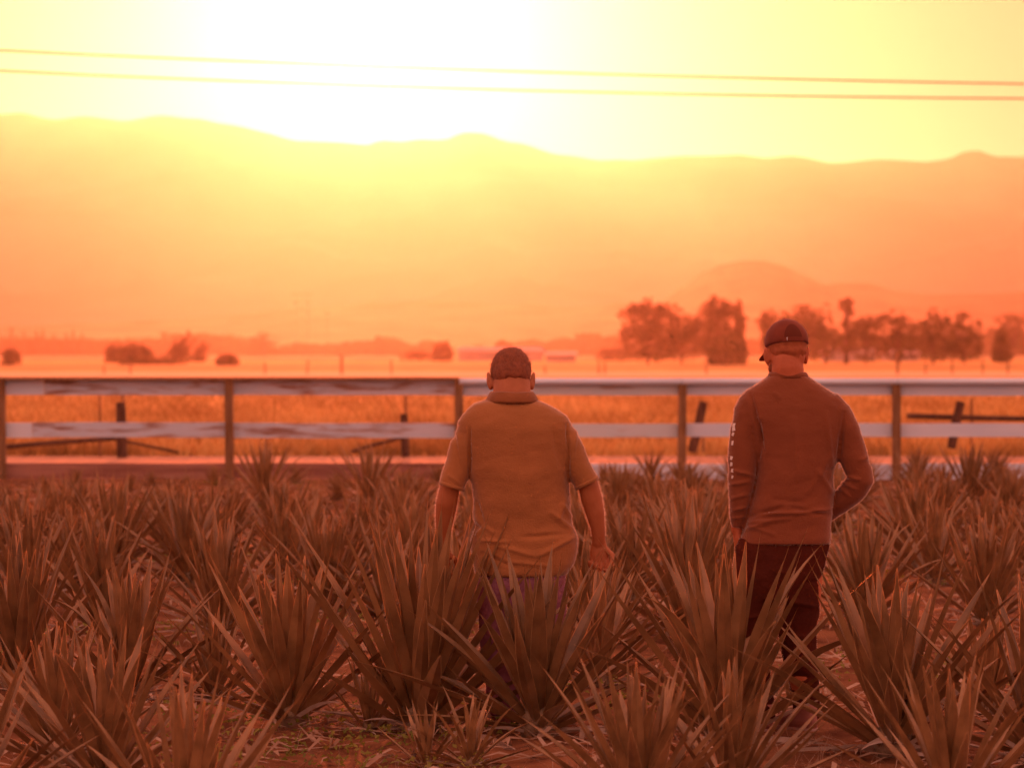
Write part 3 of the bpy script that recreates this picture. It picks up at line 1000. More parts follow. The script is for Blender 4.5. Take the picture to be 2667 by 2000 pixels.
def range_mesh(name, tab, D, depth, m, nx=420, ny=26, rough=1.0, lab=None, x0=-3500, x1=6200):
    b = MB()
    vs = []
    for j in range(ny + 1):
        s = j / ny                      # 0 = foot towards camera, .8 = crest, 1 = behind
        y = D - depth * (.8 - s)
        for i in range(nx + 1):
            px = x0 + (x1 - x0) * i / nx
            x = (px - 1333.5) / F * D
            H = EYE - (interp(tab, px) - HZ) / F * D
            H = max(H, 0)
            k = (s / .8) ** 1.25 if s < .8 else 1 - ((s - .8) / .2) * .5
            er = noise.fractal(Vector((x * .004, y * .004, 2)), 1.0, 2.0, 5) * H * .16 * rough
            z = H * k + er * math.sin(min(1, s / .8) * math.pi) - (3 if j == 0 else 0)
            if abs(s - .8) < .02:
                z = H + noise.noise(Vector((x * .02, 0, 0))) * H * .008
            vs.append((x, y, min(z, H * 1.004 + 1)))
    n = nx + 1
    b.add(vs, [(j * n + i, j * n + i + 1, (j + 1) * n + i + 1, (j + 1) * n + i) for j in range(ny) for i in range(nx)])
    return tag(b.build(name, m, smooth=True), kind='structure')


range_mesh('mountain', RIDGE, 6000, 1900, M['mount'], ny=25)
FOOT = [(-700, 860), (0, 850), (500, 830), (800, 800), (1000, 786), (1150, 782), (1300, 790), (1500, 800), (1620, 790), (1900, 800), (2300, 800), (2500, 790), (2700, 770), (3300, 750)]
range_mesh('foothills', FOOT, 3700, 500, M['hill'], ny=20, nx=300)
HILL = [(1500, 915), (1640, 870), (1720, 790), (1780, 748), (1835, 708), (1880, 690), (1935, 681), (1990, 681), (2040, 692), (2100, 720), (2150, 742), (2190, 737), (2260, 738), (2340, 760), (2420, 768),
        (2520, 765), (2700, 760), (2900, 790), (3200, 915)]
range_mesh('hill', HILL, 2700, 420, M['hill'], ny=20, nx=160, x0=1480, x1=3250)


# ------------------------------------------------------------------ people
# A figure is measured in photo pixels at its own distance: L(px, py, y) gives metres from its feet.
class Fig:
    def __init__(s, pcx, D):
        s.pcx, s.D, s.k = pcx, D, F / D
        s.gy = HZ + EYE * s.k

    def L(s, px, py, y=0.0):
        q = (s.D + y) / s.D
        return Vector(((px - s.pcx) / s.k * q, y, EYE - (py - HZ) / s.k * q))

    def r(s, px):
        return px / s.k


def head_mesh(b, T, sc=1.0, beard=False):
    def e(c, r, rot=None):
        m = T @ Matrix.Scale(sc, 4)
        if rot is not None:
            m = m @ Matrix.Translation(c) @ rot @ Matrix.Translation(-Vector(c))
        b.ell(c, r, mat4=m)
    e((0, -.012, .035), (.077, .097, .083))
    e((0, -.024, -.004), (.069, .071, .088))
    e((0, .03, -.03), (.062, .068, .085))
    e((0, .04, -.085), (.045, .048, .036))
    e((0, .085, .028), (.045, .018, .012))
    e((0, .102, -.018), (.012, .016, .026))
    e((0, .108, -.034), (.018, .013, .010))
    e((0, .095, -.062), (.025, .012, .006))
    e((0, .093, -.073), (.022, .012, .007))
    e((0, .085, -.10), (.02, .016, .014))
    for s in (-1, 1):
        e((s * .04, .07, -.02), (.022, .024, .02))
        rt = Matrix.Rotation(s * math.radians(-24), 4, 'Z') @ Matrix.Rotation(s * math.radians(8), 4, 'Y')
        e((s * .0842, -.004, -.010), (.0075, .020, .033), rt)
        e((s * .0875, -.013, .004), (.0065, .011, .024), rt)
        e((s * .080, .004, -.03), (.010, .010, .014))


def eyes(T, sc, parent):
    b = MB()
    for s in (-1, 1):
        b.ell((s * .031, .084, .004), (.0125, .0125, .011), 12, 8, mat4=T @ Matrix.Scale(sc, 4))
    return b.build('eyes', M['eye'], parent, smooth=True)


def strands(name, pts, m, parent, L, w, rr, droop=0.0, spread=.5):
    b = MB()
    vs, fs = [], []
    for p, n in pts:
        d = (n + Vector((rr.gauss(0, spread), rr.gauss(0, spread), rr.gauss(0, spread) - droop))).normalized()
        s = d.cross(Vector((rr.gauss(0, 1), rr.gauss(0, 1), rr.gauss(0, 1)))).normalized() * w
        l = L * rr.uniform(.5, 1.2)
        k = len(vs)
        vs += [p - n * .002 - s, p - n * .002 + s, p + d * l]
        fs.append((k, k + 1, k + 2))
    b.add(vs, fs)
    return b.build(name, m, parent)


def surf_points(o, n, rr, test):
    me = o.data
    vv = [(v.co.copy(), v.normal.copy()) for v in me.vertices if test(v.co, v.normal)]
    return [vv[rr.randrange(len(vv))] for _ in range(n)] if vv else []


def fold_fn(fig, folds, amp_noise=.003, sc=(5, 5, 9)):
    "folds: (x0,y0,x1,y1,width_px,amp_m) in photo pixels on the back of a garment"
    def fn(co, n):
        d = noise.fractal(Vector((co.x * sc[0], co.y * sc[1], co.z * sc[2])), 1, 2, 4) * amp_noise
        q = fig.D / (fig.D + co.y)
        px = fig.pcx + co.x * fig.k * q
        py = HZ + (EYE - co.z) * fig.k * q
        if n.y < .35:
            for (x0, y0, x1, y1, w, a) in folds:
                dx, dy = x1 - x0, y1 - y0
                L2 = dx * dx + dy * dy
                t = ((px - x0) * dx + (py - y0) * dy) / L2
                tc = min(1, max(0, t))
                dist = math.hypot(px - x0 - dx * tc, py - y0 - dy * tc)
                if dist < 3 * w:
                    e = math.sin(min(1, max(0, tc)) * math.pi) ** .5 if 0 < t < 1 else 0
                    d += 1.5 * a * math.exp(-(dist / w) ** 2) * e
        return n * d
    return fn


def hand(b, wrist, dirv, palm_n, sc=1.0, curl=1.0, thumb_side=1, spreadv=None):
    "palm + five separate curled fingers. dirv: wrist->knuckles, palm_n: direction the palm faces"
    dirv = dirv.normalized()
    palm_n = (palm_n - dirv * palm_n.dot(dirv)).normalized()
    side = dirv.cross(palm_n).normalized() * thumb_side
    w = wrist
    b.tube([w - dirv * .02, w + dirv * .03 * sc, w + dirv * .075 * sc], [(.026 * sc, .018 * sc), (.038 * sc, .019 * sc), (.040 * sc, .016 * sc)], n=16, up=palm_n)
    for i, (off, l, c) in enumerate(((.0325, .078, .85), (.011, .086, 1.0), (-.0105, .080, 1.12), (-.031, .064, 1.25))):
        p = w + dirv * .078 * sc + side * off * sc
        pts = [p - dirv * .012 * sc]
        d = dirv.copy()
        seg = [l * .46, l * .31, l * .23]
        for j, s in enumerate(seg):
            ang = curl * c * (.75, 1.15, .8)[j]
            d = (Matrix.Rotation(ang, 3, dirv.cross(palm_n)) @ d).normalized()
            pts.append(pts[-1] + d * s * sc * (1.15 if j == 0 else 1))
        b.tube(pts, [.0090 * sc, .0084 * sc, .0076 * sc, .0062 * sc], n=10, up=side)
    p = w + dirv * .022 * sc + side * .026 * sc
    d = (dirv * .6 + side * .75 + palm_n * .35).normalized()
    p2 = p + d * .042 * sc
    d2 = (dirv * .9 + side * .0 + palm_n * .55).normalized()
    p3 = p2 + d2 * .032 * sc
    d3 = (dirv * .8 - side * .45 + palm_n * .5).normalized()
    b.tube([p, p2, p3, p3 + d3 * .024 * sc], [.013 * sc, .0115 * sc, .0095 * sc, .008 * sc], n=10, up=palm_n)


def shoe(name, c, yaw, parent, L=.29, lab=None):
    T = Matrix.Translation(c) @ Matrix.Rotation(yaw, 4, 'Z')
    b = MB()
    b.rings([(0, .03, .018, .045, .135), (0, .03, .05, .046, .137), (0, .005, .075, .043, .105), (0, -.04, .095, .040, .06), (0, -.05, .12, .039, .052)], n=24, ex=2.2)
    b.v = [tuple(T @ Vector(p)) for p in b.v]
    o = b.build(name, M['shoe'], parent, smooth=True)
    s = MB()
    s.rings([(0, .03, -.005, .050, .143), (0, .03, .018, .050, .143)], n=24, ex=2.3)
    s.v = [tuple(T @ Vector(p)) for p in s.v]
    s.build('sole', M['sole'], o, smooth=False)
    return o


rr = random.Random(77)
# ---- man with bare head
A = Fig(1365, 16.0)
L = A.L
pa = empty('person', (GX(1365, 16.0), 16.0, ground_h(GX(1365, 16.0), 16.0) * 0))
tag(pa, 'bareheaded man with bowed head seen from behind, wearing a tan polo shirt and faded jeans', 'person', 'men standing in the agave field')
TA = Matrix.Translation(L(1331, 989, .075)) @ Matrix.Rotation(math.radians(4), 4, 'Z') @ Matrix.Rotation(math.radians(-34), 4, 'X')
b = MB()
head_mesh(b, TA, 1.10)
b.tube([L(1335, 1075, .0), L(1334, 1030, .012), L(1332, 990, .045)], [(.092, .068), (.082, .070), (.078, .074)], n=24)
# trunk, hips and legs under the clothes
b.rings([(*L(1360, 1520, .02), .135, .095), (*L(1362, 1440, .03), .165, .12), (*L(1358, 1330, .03), .165, .125), (*L(1350, 1200, .01), .175, .12), (*L(1342, 1110, -.01), .19, .1), (*L(1338, 1060, -.01), .12, .08)], n=32)
for hx, kx, ax, ky in ((1312, 1308, 1316, .05), (1412, 1414, 1410, .0)):
    b.tube([L(hx, 1500, .02), L((hx + kx) / 2, 1600, .03), L(kx, 1690, ky), L(kx + 2, 1760, ky - .02), L(ax, 1862, -.0)], [.095, .085, .058, .056, .042], n=18)
# arms
b.tube([L(1235, 1125, .0), L(1196, 1185, -.005), L(1173, 1262, -.01), L(1163, 1310, .01), L(1158, 1350, .03), L(1153, 1405, .05), L(1153, 1425, .055)],
       [(.045, .045), (.040, .043), (.042, .046), (.046, .046), (.040, .040), (.026, .030), (.025, .028)], n=18)
hand(b, L(1153, 1425, .055), Vector((-.05, .1, -1)), Vector((.5, .8, 0)), 1.0, .55, 1)
b.tube([L(1450, 1125, .0), L(1494, 1185, -.005), L(1530, 1255, -.01), L(1541, 1300, .005), L(1550, 1337, .01), L(1557, 1373, .02), L(1559, 1397, .025), L(1560, 1415, .03)],
       [(.045, .045), (.040, .043), (.043, .046), (.046, .047), (.040, .042), (.031, .034), (.029, .031), (.029, .028)], n=18)
hand(b, L(1560, 1415, .03), Vector((.02, -.02, -1)), Vector((-.25, -1, .1)), 1.08, .82, -1)
body = b.build('body', M['skin1'], pa)
remeshed(body, .0032, 5)
eyes(TA, 1.10, pa)
# hair: a close cap over the skull plus stubble
b = MB()
Hs = TA @ Matrix.Scale(1.10, 4)
b.ell((0, -.013, .036), (.0795, .0995, .0855), 40, 28, mat4=Hs)
b.ell((0, -.032, .006), (.0735, .0775, .083), 40, 28, mat4=Hs)
hair = b.build('hair', M['hair'], pa)
remeshed(hair, .0035, 3)
displace(hair, lambda co, n: n * .0016 * noise.noise(co * 160))
hi = Hs.inverted()
# the cap keeps to the scalp: vertices over the face and low neck sink into the head
for v in hair.data.vertices:
    q = hi @ v.co
    f = 0
    if q.y > .055:
        f = max(f, min(1, (q.y - .055) / .015) if q.z < .075 else 0)
    lim = (-.045 if q.y < .02 else -.01) + .010 * noise.noise(q * 60)
    if q.z < lim:
        f = max(f, min(1, (lim - q.z) / .015))
    if f:
        v.co = Hs @ (q * (1 - .16 * f))
pts = surf_points(hair, 2600, rr, lambda co, n: (hi @ co).z > -.03 and (hi @ co).y < .05)
strands('stubble', pts, M['stubble'], hair, .011, .0007, rr)


def forearm(co, n):
    return (1250 < HZ + (EYE - co.z) * A.k < 1395) and abs(co.x) > .2


strands('arm_hair', surf_points(body, 7000, rr, lambda co, n: forearm(co, n) and n.y > -.3), M['armhair'], body, .013, .0005, rr, .5)
# polo shirt
b = MB()
rg = [(1497, 1243, 1468, .02, .150), (1494, 1238, 1476, .02, .152), (1467, 1232, 1497, .03, .160), (1433, 1225, 1505, .035, .165), (1401, 1227, 1506, .035, .165), (1385, 1233, 1499, .035, .163),
      (1372, 1239, 1491, .035, .16), (1349, 1231, 1489, .035, .158), (1322, 1233, 1486, .03, .156), (1290, 1231, 1484, .025, .154), (1262, 1229, 1482, .02, .150), (1240, 1222, 1481, .015, .147),
      (1200, 1206, 1487, .01, .143), (1150, 1198, 1492, .0, .138), (1118, 1190, 1492, -.005, .13), (1100, 1190, 1488, -.005, .122), (1082, 1202, 1475, -.005, .112), (1066, 1218, 1450, -.005, .10),
      (1055, 1234, 1430, -.005, .09), (1047, 1256, 1408, -.003, .080), (1043, 1270, 1395, .0, .07)]
b.rings([(*L((x0 + x1) / 2, y, d), A.r(x1 - x0) / 2, dp) for (y, x0, x1, d, dp) in rg], n=48, ex=2.35)
b.tube([L(1262, 1112, -.005), L(1228, 1128, -.004), L(1208, 1166, -.006), L(1197, 1205, -.008), L(1184, 1243, -.01), L(1177, 1264, -.01)],
       [(.055, .065), (.066, .072), (.063, .072), (.058, .070), (.056, .066), (.055, .064)], n=26, round_ends=False)
b.tube([L(1420, 1110, -.005), L(1455, 1126, -.004), L(1480, 1164, -.006), L(1498, 1203, -.008), L(1517, 1238, -.01), L(1527, 1257, -.01)],
       [(.055, .065), (.066, .072), (.062, .072), (.057, .070), (.056, .066), (.055, .064)], n=26, round_ends=False)
shirt = b.build('polo_shirt', M['polo'], pa)
remeshed(shirt, .006, 7, .5)
FA = [(1238, 1407, 1330, 1412, 5, .007), (1290, 1420, 1400, 1450, 6, .006), (1400, 1450, 1500, 1395, 6, .008), (1240, 1398, 1262, 1372, 5, .008), (1350, 1400, 1480, 1390, 6, -.006),
      (1430, 1330, 1492, 1385, 7, .007), (1460, 1310, 1488, 1350, 5, .006), (1300, 1460, 1440, 1475, 5, .005), (1250, 1440, 1350, 1480, 5, -.005), (1222, 1110, 1222, 1235, 3.5, -.010),
      (1176, 1110, 1200, 1230, 6, -.006), (1212, 1130, 1218, 1240, 5, .005), (1478, 1100, 1482, 1240, 3.5, -.010), (1500, 1110, 1488, 1230, 6, .006), (1440, 1110, 1460, 1220, 9, -.005),
      (1360, 1080, 1360, 1250, 10, -.003), (1235, 1350, 1290, 1390, 6, .006), (1240, 1300, 1260, 1370, 5, -.006), (1475, 1290, 1450, 1360, 7, .005), (1165, 1235, 1200, 1262, 4, .004), (1380, 1180, 1400, 1330, 14, .004)]
displace(shirt, fold_fn(A, FA, .006))
b = MB()
# folded collar, tilted with the neck
cols = [(1334, 1049, .0, .114, .103), (1334, 1043, .0, .1135, .102), (1334, 1032, .006, .104, .093), (1334, 1023, .012, .096, .085), (1334, 1020, .014, .090, .079)]
b.rings([(*L(cx, cy, d), rx, ry) for cx, cy, d, rx, ry in cols], n=40, ex=2.1)
collar = b.build('collar', M['collar'], shirt, smooth=True)
displace(collar, lambda co, n: n * .003 * noise.noise(co * 22))
# cuff ribs
for (p0, p1) in ((L(1179, 1260, -.01), L(1176, 1270, -.01)), (L(1525, 1252, -.01), L(1530, 1262, -.01))):
    b = MB()
    b.tube([p0, p1], [(.0565, .0655)] * 2, n=26, round_ends=False)
    b.build('cuff', M['polo'], shirt, smooth=True)
# jeans
b = MB()
b.rings([(*L(1358, 1600, .02), .16, .11), (*L(1358, 1560, .02), .185, .125), (*L(1357, 1510, .02), .192, .135), (*L(1357, 1478, .025), .19, .135)], n=40)
for hx, kx, ax, ky in ((1306, 1303, 1312, .05), (1412, 1414, 1412, .0)):
    b.tube([L(hx, 1530, .02), L((hx + kx) / 2, 1600, .03), L(kx, 1690, ky), L(kx + 4, 1760, ky - .01), L(ax, 1866, -.0)], [(.108, .115), (.10, .105), (.085, .088), (.076, .078), (.072, .078)], n=22, round_ends=False)
jn = b.build('jeans', M['jeans'], pa)
remeshed(jn, .007, 5)
displace(jn, fold_fn(A, [(1290, 1690, 1330, 1680, 5, .006), (1280, 1760, 1325, 1775, 5, .006), (1380, 1600, 1440, 1590, 6, .006), (1285, 1590, 1340, 1570, 6, .006)], .008))
shoe('shoe', L(1312, 1891, .05), math.radians(8), pa)
shoe('shoe', L(1414, 1891, .03), math.radians(-8), pa)

strands('rim_fuzz', surf_points(shirt, 26000, rr, lambda co, n: -.3 < n.y < .5), M['rim_fuzz'], shirt, .006, .0007, rr, 0, .7)  # side-facing cloth only, to put a bright rim on the outline
strands('rim_fuzz', surf_points(jn, 5000, rr, lambda co, n: -.3 < n.y < .5), M['rim_fuzz'], jn, .006, .0007, rr, 0, .7)

# ---- man with cap
Bf = Fig(2040, 15.8)
L = Bf.L
pb_ = empty('person', (GX(2040, 15.8), 15.8, 0))
tag(pb_, 'man in a dark baseball cap and rust long-sleeved top, left hand in his trouser pocket', 'person', 'men standing in the agave field')
TB = Matrix.Translation(L(2049, 921, .03)) @ Matrix.Rotation(math.radians(15), 4, 'Z') @ Matrix.Rotation(math.radians(-12), 4, 'X')
SB = 1.06
b = MB()
head_mesh(b, TB, SB)
b.tube([L(2053, 1020, -.004), L(2052, 985, -.006), L(2051, 957, -.008), L(2050, 937, -.004), L(2050, 910, .01)], [(.090, .066), (.071, .068), (.067, .071), (.065, .071), (.045, .05)], n=24, round_ends=False)
b.rings([(*L(2035, 1500, .02), .14, .1), (*L(2045, 1420, .02), .155, .11), (*L(2068, 1280, .01), .14, .1), (*L(2078, 1180, -.002), .145, .10), (*L(2062, 1080, -.005), .165, .09), (*L(2055, 1015, -.01), .12, .075)], n=32)
for hx, kx, ax, ky in ((1972, 1958, 1985, .03), (2090, 2085, 2103, .0)):
    b.tube([L(hx, 1480, .02), L((hx + kx) / 2, 1590, .02), L(kx, 1690, ky), L(kx + 4, 1770, ky - .02), L(ax, 1872, -.0)], [.09, .08, .056, .054, .042], n=18)
b.tube([L(1945, 1060, 0), L(1937, 1130, -.01), L(1932, 1210, -.015), L(1930, 1280, .0), L(1924, 1345, .02), L(1921, 1380, .03)], [.05, .045, .043, .042, .032, .026], n=18)
hand(b, L(1921, 1382, .03), Vector((.1, .15, -1)), Vector((1, .2, 0)), .95, .25, -1)
b.tube([L(2170, 1070, 0), L(2200, 1130, -.02), L(2235, 1240, -.02), L(2200, 1295, .03), L(2160, 1335, .12), L(2135, 1350, .15)], [.05, .046, .042, .042, .032, .027], n=18)
hand(b, L(2130, 1352, .15), Vector((-1, .25, -.4)), Vector((0, -1, 0)), .95, .3, 1)
body2 = b.build('body', M['skin2'], pb_)
remeshed(body2, .0045, 9)
eyes(TB, SB, pb_)
# hair below the cap and beard
b = MB()
Hb = TB @ Matrix.Scale(SB, 4)
b.ell((0, -.030, .000), (.0712, .0763, .0862), 40, 30, mat4=Hb)
b.ell((0, -.012, .035), (.0785, .0985, .0845), 40, 30, mat4=Hb)
o = b.build('hair', M['fade'], pb_, smooth=True)
remeshed(o, .004, 1)
for v in o.data.vertices:
    q = Hb.inverted() @ v.co
    lim = -.006 + .012 * noise.noise(q * 40)
    f = 0
    if q.z < lim:
        f = min(1, (lim - q.z) / .02)
    if q.y > .015:
        f = max(f, min(1, (q.y - .015) / .02))
    if f:
        v.co = Hb @ Vector((q.x * (1 - .14 * f), -.03 + (q.y + .03) * (1 - .14 * f), q.z))
b = MB()
b.ell((0, .052, -.082), (.058, .058, .046), 32, 22, mat4=Hb)
b.ell((0, .03, -.055), (.068, .045, .040), 32, 22, mat4=Hb)
beard = b.build('beard', M['hair'], pb_)
remeshed(beard, .004, 2)
bi = Hb.inverted()
strands('stubble', surf_points(beard, 900, rr, lambda co, n: n.y > -.3), M['stubble'], beard, .010, .0007, rr, .3)
# cap
b = MB()
b.ell((0, -.012, .040), (.0865, .1075, .0965), 48, 32, mat4=Hb)
cap = b.build('cap', M['cap'], pb_, smooth=True)
capi = Hb.inverted()
for v in cap.data.vertices:
    q = capi @ v.co
    zc = .026 + .10 * q.y * 0
    if q.z < zc:
        # open lower edge: gather everything below the rim up inside the cap
        v.co = Hb @ Vector((q.x * .93, -.012 + (q.y + .012) * .93, zc + (zc - q.z) * .25))
    else:
        th = math.atan2(q.x, q.y + .012)
        seam = min(abs(((th + math.pi / 6) % (math.pi / 3)) - math.pi / 6), 1)
        if seam < .05 and q.z < .13:
            v.co = Hb @ (q * (1 - .008))
b = MB()
b.ell((0, -.012, .137), (.009, .009, .006), 12, 8, mat4=Hb)
b.build('button', M['cap'], cap, smooth=True)
# brim
b = MB()
vs = []
for j in range(9):
    for i in range(17):
        a = math.radians(-68 + 136 * i / 16)
        r = 1 + .0 * j
        ex = .072 * j / 8 * math.cos(a * .85) ** .5
        x = math.sin(a) * .0865 * (1 + .10 * j / 8)
        y = -.012 + math.cos(a) * .106 + ex
        z = .030 - .010 * (x / .08) ** 2 * 1.6 - .30 * ex
        vs.append(Hb @ Vector((x, y, z)))
nb = len(vs)
dn = Hb.to_3x3() @ Vector((0, 0, -.004))
vs += [p + dn for p in vs]
fs = []
for j in range(8):
    for i in range(16):
        k = j * 17 + i
        fs += [(k, k + 1, k + 18, k + 17), (nb + k, nb + k + 17, nb + k + 18, nb + k + 1)]
for i in range(16):
    k = 8 * 17 + i
    fs += [(k, k + 1, nb + k + 1, nb + k)]
for j in range(8):
    k = j * 17
    fs += [(k, k + 17, nb + k + 17, nb + k), (k + 16, nb + k + 16, nb + k + 33, k + 33)]
b.add(vs, fs)
b.build('brim', M['cap'], cap, smooth=True)


def on_cap(th, z, off=.0012):
    "point on the cap dome: th = angle round from the back, z = height in head space"
    zz = (z - .040) / .0965
    r = math.sqrt(max(0, 1 - zz * zz))
    x = math.sin(th) * .0865 * r
    y = -.012 - math.cos(th) * .1075 * r
    n = Vector((x / .0865 ** 2, (y + .012) / .1075 ** 2, (z - .04) / .0965 ** 2)).normalized()
    return Hb @ (Vector((x, y, z)) + n * off)


# arched opening above the strap, its dark inside painted as a patch on the dome
b = MB()
cen = math.radians(-4)
vs = []
for j in range(9):
    for i in range(25):
        a = math.pi * i / 24
        vs.append(on_cap(cen - math.cos(a) * .42 * j / 8, .0425 + math.sin(a) * .056 * j / 8, .0018))
b.add(vs, [(j * 25 + i, (j + 1) * 25 + i, (j + 1) * 25 + i + 1, j * 25 + i + 1) for j in range(8) for i in range(24)])
b.build('opening', M['capdark'], cap, smooth=True)
b = MB()
vs = []
for i in range(21):
    th = cen - .50 + 1.0 * i / 20
    vs += [on_cap(th, .0275, .003), on_cap(th, .0425, .003)]
b.add(vs, [(2 * i, 2 * i + 2, 2 * i + 3, 2 * i + 1) for i in range(20)])
b.build('strap', M['cap'], cap, smooth=True)
b = MB()
vs = []
th0 = cen - .30
for (dx, z) in ((-.03, .041), (-.012, .041), (.0, .037), (.012, .042), (.028, .042), (.010, .034), (.010, .029), (-.008, .029), (-.008, .034)):
    vs.append(on_cap(th0 + dx, z, .0045))
b.add(vs, [(0, 1, 2, 8), (2, 3, 4, 5), (2, 5, 6, 7, 8)])
b.build('emblem', M['print'], cap)

# long sleeved top
b = MB()
rg = [(1416, 1926, 2162, .02, .140), (1408, 1927, 2164, .02, .142), (1384, 1935, 2163, .02, .142), (1365, 1940, 2163, .02, .14), (1345, 1946, 2168, .02, .138), (1325, 1950, 2168, .02, .136),
      (1300, 1958, 2171, .02, .134), (1277, 1964, 2174, .018, .132), (1250, 1968, 2171, .015, .130), (1222, 1972, 2172, .012, .130), (1194, 1968, 2184, .008, .130),
      (1158, 1955, 2196, .004, .130), (1120, 1940, 2203, 0, .127), (1085, 1925, 2204, -.004, .12), (1060, 1920, 2198, -.005, .112), (1040, 1925, 2188, -.005, .103), (1020, 1942, 2163, -.005, .092),
      (1004, 1962, 2140, -.005, .083), (992, 1980, 2122, -.005, .076), (982, 1996, 2108, -.004, .071), (975, 2006, 2098, -.002, .068)]
b.rings([(*L((x0 + x1) / 2, y, d), Bf.r(x1 - x0) / 2, dp) for (y, x0, x1, d, dp) in rg], n=48, ex=2.35)
b.tube([L(1975, 1055, -.005), L(1950, 1085, -.008), L(1939, 1121, -.01), L(1937, 1159, -.012), L(1932, 1205, -.015), L(1931, 1243, -.012), L(1929, 1270, -.005), L(1927, 1298, 0), L(1925, 1327, .01), L(1923, 1352, .02), L(1923, 1371, .025)],
       [(.076, .075), (.067, .072), (.062, .07), (.062, .066), (.061, .062), (.057, .058), (.052, .055), (.048, .053), (.042, .05), (.036, .045), (.031, .04)], n=26, round_ends=False)
b.tube([L(2150, 1060, -.005), L(2180, 1085, -.008), L(2196, 1115, -.012), L(2209, 1152, -.015), L(2223, 1194, -.018), L(2236, 1228, -.015), L(2240, 1248, -.01), L(2230, 1265, 0), L(2210, 1288, .02), L(2188, 1312, .05), L(2160, 1335, .10), L(2138, 1348, .135)],
       [(.075, .075), (.068, .073), (.064, .07), (.063, .066), (.061, .062), (.058, .058), (.057, .058), (.055, .057), (.05, .055), (.045, .05), (.041, .043), (.036, .038)], n=26, round_ends=False)
top = b.build('long_sleeved_top', M['jersey'], pb_)
remeshed(top, .006, 5, .5)
FB = [(1960, 1340, 2080, 1335, 4.5, .009), (2060, 1338, 2165, 1325, 4.5, .009), (1945, 1362, 2060, 1350, 5, .007), (1940, 1380, 2010, 1356, 4, .006), (1950, 1345, 2040, 1320, 5, -.008),
      (2050, 1320, 2168, 1345, 5, -.006), (1945, 1368, 2020, 1395, 5, .004), (1950, 1020, 1985, 1180, 5, -.010), (1975, 1090, 1975, 1200, 4, -.008), (2196, 1070, 2182, 1190, 5, -.009), (2060, 1080, 2075, 1260, 12, .005),
      (2145, 1070, 2165, 1220, 7, .004), (2120, 1220, 2170, 1290, 7, .005), (2030, 1040, 2010, 1020, 6, .004), (2205, 1240, 2240, 1250, 4, .007), (2190, 1255, 2230, 1275, 4, .006), (2185, 1268, 2215, 1295, 3.5, .005),
      (1905, 1225, 1965, 1240, 4, .006), (1900, 1262, 1955, 1252, 4, .006), (1900, 1300, 1950, 1285, 4, .006), (1905, 1330, 1945, 1318, 3.5, .006), (1903, 1350, 1940, 1345, 3, .005), (2160, 1180, 2100, 1290, 9, .004),
      (2000, 1300, 2100, 1310, 6, -.004), (2230, 1200, 2262, 1190, 5, .005)]
displace(top, fold_fn(Bf, FB, .006))
b = MB()
b.rings([(*L(2053, 984, -.004), .089, .074), (*L(2052, 974, -.002), .083, .070), (*L(2052, 969, 0), .078, .067)], n=36, ex=2.1)
b.build('neckband', M['jersey'], top, smooth=True)
# white print running down the left sleeve: an outlined triangle mark, then blocky letter strokes
m_inv = None
dg = bpy.context.evaluated_depsgraph_get()


def on_sleeve(px, py):
    "first point of the top met by a ray towards +y at this photo position"
    a, c = Bf.L(px, py, -.5), Bf.L(px, py, .5)
    ok, loc, nrm, ix = top.ray_cast(a, (c - a).normalized())
    return (loc + nrm * .0015) if ok else None


bpy.context.view_layer.update()
MARK = [[(1908, 1063), (1917, 1075), (1913, 1077), (1906, 1068)], [(1917, 1075), (1910, 1088), (1907, 1084), (1913, 1077)], [(1908, 1078), (1912, 1080), (1904, 1092), (1902, 1088)],
        [(1905, 1103), (1909, 1103), (1907, 1111), (1903, 1110)], [(1907, 1111), (1908, 1120), (1903, 1122), (1903, 1114)], [(1903, 1126), (1906, 1128), (1904, 1135), (1901, 1133)],
        [(1901, 1149), (1904, 1149), (1903, 1158), (1900, 1158)], [(1898, 1188), (1902, 1190), (1900, 1197), (1897, 1196)], [(1898, 1204), (1901, 1205), (1901, 1212), (1897, 1213)],
        [(1900, 1222), (1903, 1221), (1903, 1229), (1899, 1228)], [(1901, 1238), (1904, 1240), (1902, 1246), (1900, 1244)]]
b = MB()
for poly in MARK:
    mx, my = sum(p[0] for p in poly) / len(poly), sum(p[1] for p in poly) / len(poly)
    v3 = [on_sleeve(mx + (x - mx) * 1.5 + 4.0, my + (y - my) * 1.25) for x, y in poly]
    if all(v3):
        b.add(v3, [tuple(range(len(v3)))])
if b.f:
    b.build('sleeve_print', M['print'], top)
# trousers
b = MB()
b.rings([(*L(2010, 1560, .02), .16, .11), (*L(2020, 1510, .02), .187, .125), (*L(2030, 1470, .02), .197, .132), (*L(2037, 1430, .02), .202, .135), (*L(2044, 1400, .02), .190, .126)], n=40)
for hx, kx, ax, ky in ((1957, 1952, 1985, .03), (2077, 2078, 2103, .0)):
    b.tube([L(hx, 1520, .02), L((hx + kx) / 2, 1600, .02), L(kx + 4, 1700, ky), L((kx + ax) / 2 + 4, 1780, ky), L(ax, 1878, .0)],
           [(.102, .11), (.09, .10), (.075, .08), (.062, .07), (.058, .068)], n=22, round_ends=False)
tr = b.build('trousers', M['black'], pb_)
remeshed(tr, .007, 5)
displace(tr, fold_fn(Bf, [(1905, 1620, 1990, 1600, 5, .006), (2030, 1560, 2130, 1580, 6, .006), (1990, 1480, 2070, 1500, 8, .004), (2070, 1780, 2130, 1770, 5, .006), (2040, 1650, 2120, 1665, 5, .006)], .008))
strands('rim_fuzz', surf_points(top, 26000, rr, lambda co, n: -.3 < n.y < .5), M['rim_fuzz'], top, .006, .0007, rr, 0, .7)
